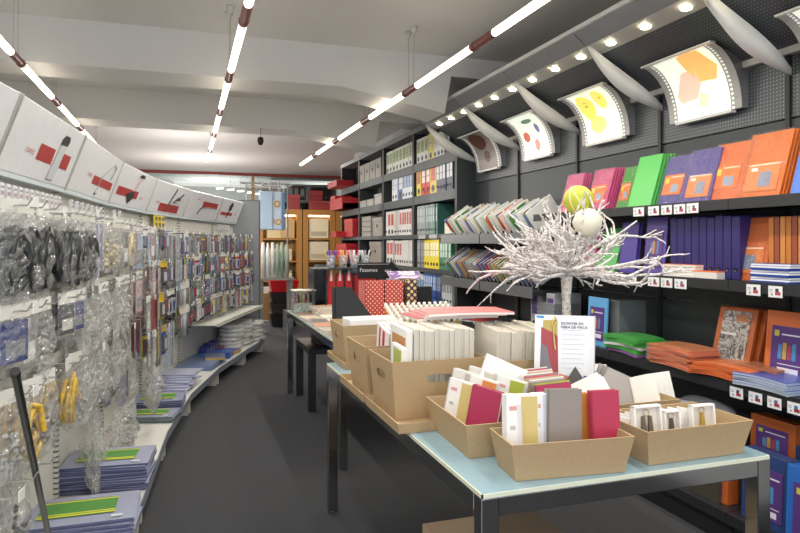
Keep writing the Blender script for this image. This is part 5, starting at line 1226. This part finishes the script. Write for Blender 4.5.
# ---- things lying on the low deck
ZD = .173
def green_print(w, d):
    def f(o, t):
        t += .0055
        MB().box(-w*.28, w*.30, -d*.32, d*.36, t, t+.0012).box(-w*.26, -w*.22, -d*.32, d*.36, t+.0012, t+.002, 1).box(-w*.19, -w*.16, -d*.32, d*.36, t+.0012, t+.002, 1).box(w*.24, w*.27, -d*.32, d*.36, t+.0012, t+.002, 1).box(-w*.44, -w*.38, -d*.4, -d*.3, t, t+.002, 2).build('green_label', [M('4E8A3C', .4), M('D8D040', .4), M('D8DCE0', .4)], o)
    return f
blg = 'A2A6C0'
def pile(desc, i, x, y, n, w, d, th, top, side, rz0=0, z0=ZD, name='document_folder', cat='folder', jig=.04, det=None, kind='shrink', bend=.004):
    z = z0
    for k in range(n):
        flat(name, '%s, %s from the bottom' % (desc, ORD[k]), cat, loc(i, x+rnd.uniform(-.006, .006), y+rnd.uniform(-.006, .006), z), RZ[i]+rz0+rnd.uniform(-jig, jig), w, d, th, top, side, desc, kind, bend, det if k == n-1 else None); z += th+.0006
    return z
pile('blue-grey folder with green label in the pile nearest the camera', 1, .56, .21, 8, .32, .46, .010, blg, '5C6088', .06, det=green_print(.32, .46))
pile('blue-grey folder with green label in the second tall pile', 2, .20, .22, 12, .30, .42, .011, blg, '50547C', -.04, det=green_print(.30, .42))
z = pile('dark blue folder with green print under the grey-violet sleeves', 3, .72, .24, 6, .30, .36, .012, '9498B4', '3E4268', .05, det=green_print(.30, .36))
pile('green printed folder beside the dark blue pile', 3, .38, .26, 4, .24, .34, .010, '9CA0B8', '5A6A60', -.1, det=green_print(.24, .34))
for k in range(9):
    flat('plastic_sleeve', 'lavender plastic sleeve slipping off the fanned pile, %s from the bottom' % ORD[k], 'plastic sleeve', loc(4, .06+.045*k, .20+.012*(k % 3), ZD+.0125*k), RZ[4]+.25*rnd.uniform(-1, 1), .30, .34, .010, 'C0C2DC', 'A4A8C8', 'lavender sleeves fanned on the deck', 'shrink', .002)
pile('slate blue document wallet on the deck past the lavender sleeves', 5, .10, .21, 6, .50, .36, .009, '7488B4', '8E9CC0', .02)
pile('bright blue thin wallet behind the slate blue pile', 5, .40, .10, 4, .34, .18, .012, '3C84D0', '6A90C8', .0)
pile('yellow edged wallet pushed under the slate blue ones', 5, .25, .31, 2, .28, .20, .012, '7A84A0', 'D0A848', .3, z0=ZD+.06)
pile('bright blue box pack at the deck edge', 5, .62, .28, 3, .22, .2, .022, '3A6CC8', '2C4C9C', .1, name='box_pack', cat='pack')
pile('orange and blue pack next to the bright blue box packs', 5, .86, .30, 3, .2, .18, .016, '4A5AB8', 'D8B040', -.1, name='box_pack', cat='pack')
pile('red and blue small pack at the back of the deck', 5, .95, .12, 3, .2, .14, .02, 'B84848', '4A5AA8', .1, name='box_pack', cat='pack')
for k in range(4):
    t = thing('carton_pack', 'dark blue pack standing at the back of the deck, %s' % ORD[k], 'pack', loc(5, .62+.11*k, .07, ZD), (0, 0, RZ[5]), 'dark blue packs standing on the deck')
    MB().box(-.05, .05, -.05, .03, 0, .12+.02*(k % 2)).box(-.04, .04, -.052, -.05, .03, .09, 1).build('body', [M('34408C', .4), M('8890C8')], t, bevel=.003)
# piles of wrapped white rings
for pi_, (bi, x, y, n, R_) in enumerate(((6, .10, .20, 6, .15), (6, .43, .20, 6, .17), (6, .76, .28, 5, .16))):
    z = ZD
    for k in range(n):
        t = thing('wrapped_ring', 'white plastic-wrapped round pack, %s from the bottom of the %s pile by the end panel' % (ORD[k], ['left', 'middle', 'right'][pi_]), 'pack', loc(bi, x+rnd.uniform(-.02, .02), y+rnd.uniform(-.02, .02), z), (rnd.uniform(-.04, .04), rnd.uniform(-.04, .04), k*.9), 'white wrapped round packs')
        link('ring_pack', cached(('wr', R_), lambda: MB().lathe([(.02, .01), (R_*.55, .0), (R_*.9, .0), (R_, .016), (R_, .034), (R_*.9, .048), (R_*.55, .046), (.02, .036)], 26).mesh('ring_pack', M('F0EFEC', .3, 'shrink'))), t)
        link('wrapper', cached(('wrf', R_), lambda: MB().add(*pillow(R_*2.25, R_*2.1, .03, 4, .03, 8, 8), 0, Matrix.Translation((0, R_*1.05, .05)) @ Matrix.Rotation(-PI/2, 4, 'X') @ Matrix.Translation((0, 0, R_*2.1)) if False else Matrix.Translation((0, R_*1.05, .046)) @ Matrix.Rotation(PI/2, 4, 'X') @ Matrix.Scale(-1, 4, (0, 0, 1))).mesh('wrapper', filmA)), t)
        z += .05
# large clear bags standing on the deck between the folder piles
for k, (bi, x, y, w, h) in enumerate([(2, .12, .16, .44, .38), (2, .66, .22, .36, .30), (3, -.02, .34, .22, .30)]):
    t = thing('clear_bag', 'large crumpled clear bag standing on the deck, %s from the near end' % ORD[k], 'bag', loc(bi, x, y, ZD+h+.002+(.15 if k == 2 else 0)), (0, 0, RZ[bi]+.2*(-1)**k), 'large clear bags on the deck')
    v, f = pillow(w, h, .10, 30+k, .03, 8, 10)
    v = [(p[0], p[1], max(p[2], -h)) for p in v]
    MB().add(v, f, 0, None, True).build('film', filmB, t)
    MB().add([(p[0]*.8, p[1]*.5, p[2]*.45-h*.5) for p in v], f).build('folded_liner', M('C8C8C4', .3, 'film', 0, 0, .5), t)
# dark pole leaning against the goods
t = thing('support_pole', 'dark metal pole leaning against the hanging bags at the lower left', 'pole', (0, 0, 0))
tY, bY = 1.80, 2.95
tX, bX = Xat(15, tY), Xat(52, bY)
a1 = Vector((tX, tY, zat(372, tX, tY))); a0b = Vector((bX, bY, .175))
MB().tube([a0b, a1], .0105, 10).build('pole', M('3E403C', .35, 'plain', .5), t)
MB().tube([a1-(a1-a0b).normalized()*.012, a1+(a1-a0b).normalized()*.004], .0125, 10).build('end_cap', M('1E1E1E', .5), t)

# ------------------------------------------------------------------ world light and added fill lights
w = bpy.data.worlds.new('world'); SC.world = w; w.use_nodes = True
w.node_tree.nodes['Background'].inputs[0].default_value = (.80, .88, 1, 1); w.node_tree.nodes['Background'].inputs[1].default_value = .9
# added fill light behind the camera, imitating daylight from the open front (opening at y = -3.5)
def area(nm, loc_, rot, sx, sy, e, col):
    l = bpy.data.lights.new(nm, 'AREA'); l.shape = 'RECTANGLE'; l.size = sx; l.size_y = sy; l.energy = e; l.color = col
    o = bpy.data.objects.new(nm, l); COL.objects.link(o); o.location = loc_; o.rotation_euler = rot; return o
area('added_front_fill', (1.0, -3.4, 1.6), (PI/2, 0, 0), 6, 2.6, 70, (.9, .95, 1))
def fill_light(loc_, e, col):
    l = bpy.data.lights.new('added_rear_fill', 'POINT'); l.energy = e; l.color = col; l.shadow_soft_size = .02
    o = bpy.data.objects.new('added_rear_fill', l); COL.objects.link(o); o.location = loc_
fill_light((.6, 16.8, 2.2), 90, (1, .95, .88)); fill_light((3.6, 17.2, 2.2), 60, (1, .95, .88)); fill_light((.2, 12.6, 1.9), 70, (1, .93, .86)); fill_light((.0, 9.9, 2.1), 35, (1, .93, .86))  # unseen point lights added to brighten the rear and its ceiling
area('rear_ceiling_fill', (1.2, 12.4, 3.0), (0, 0, 0), 3, 1.5, 60, (1, .93, .84))  # added fill panel for the dim rear area, no fixture there
SC.view_settings.view_transform = 'Standard'; SC.view_settings.look = 'None'; SC.view_settings.gamma = 1; SC.view_settings.use_curve_mapping = False
SC.view_settings.exposure = .45
SC.cycles.transparent_max_bounces = 16
SC.cycles.max_bounces = 8
SC.cycles.sample_clamp_indirect = 4
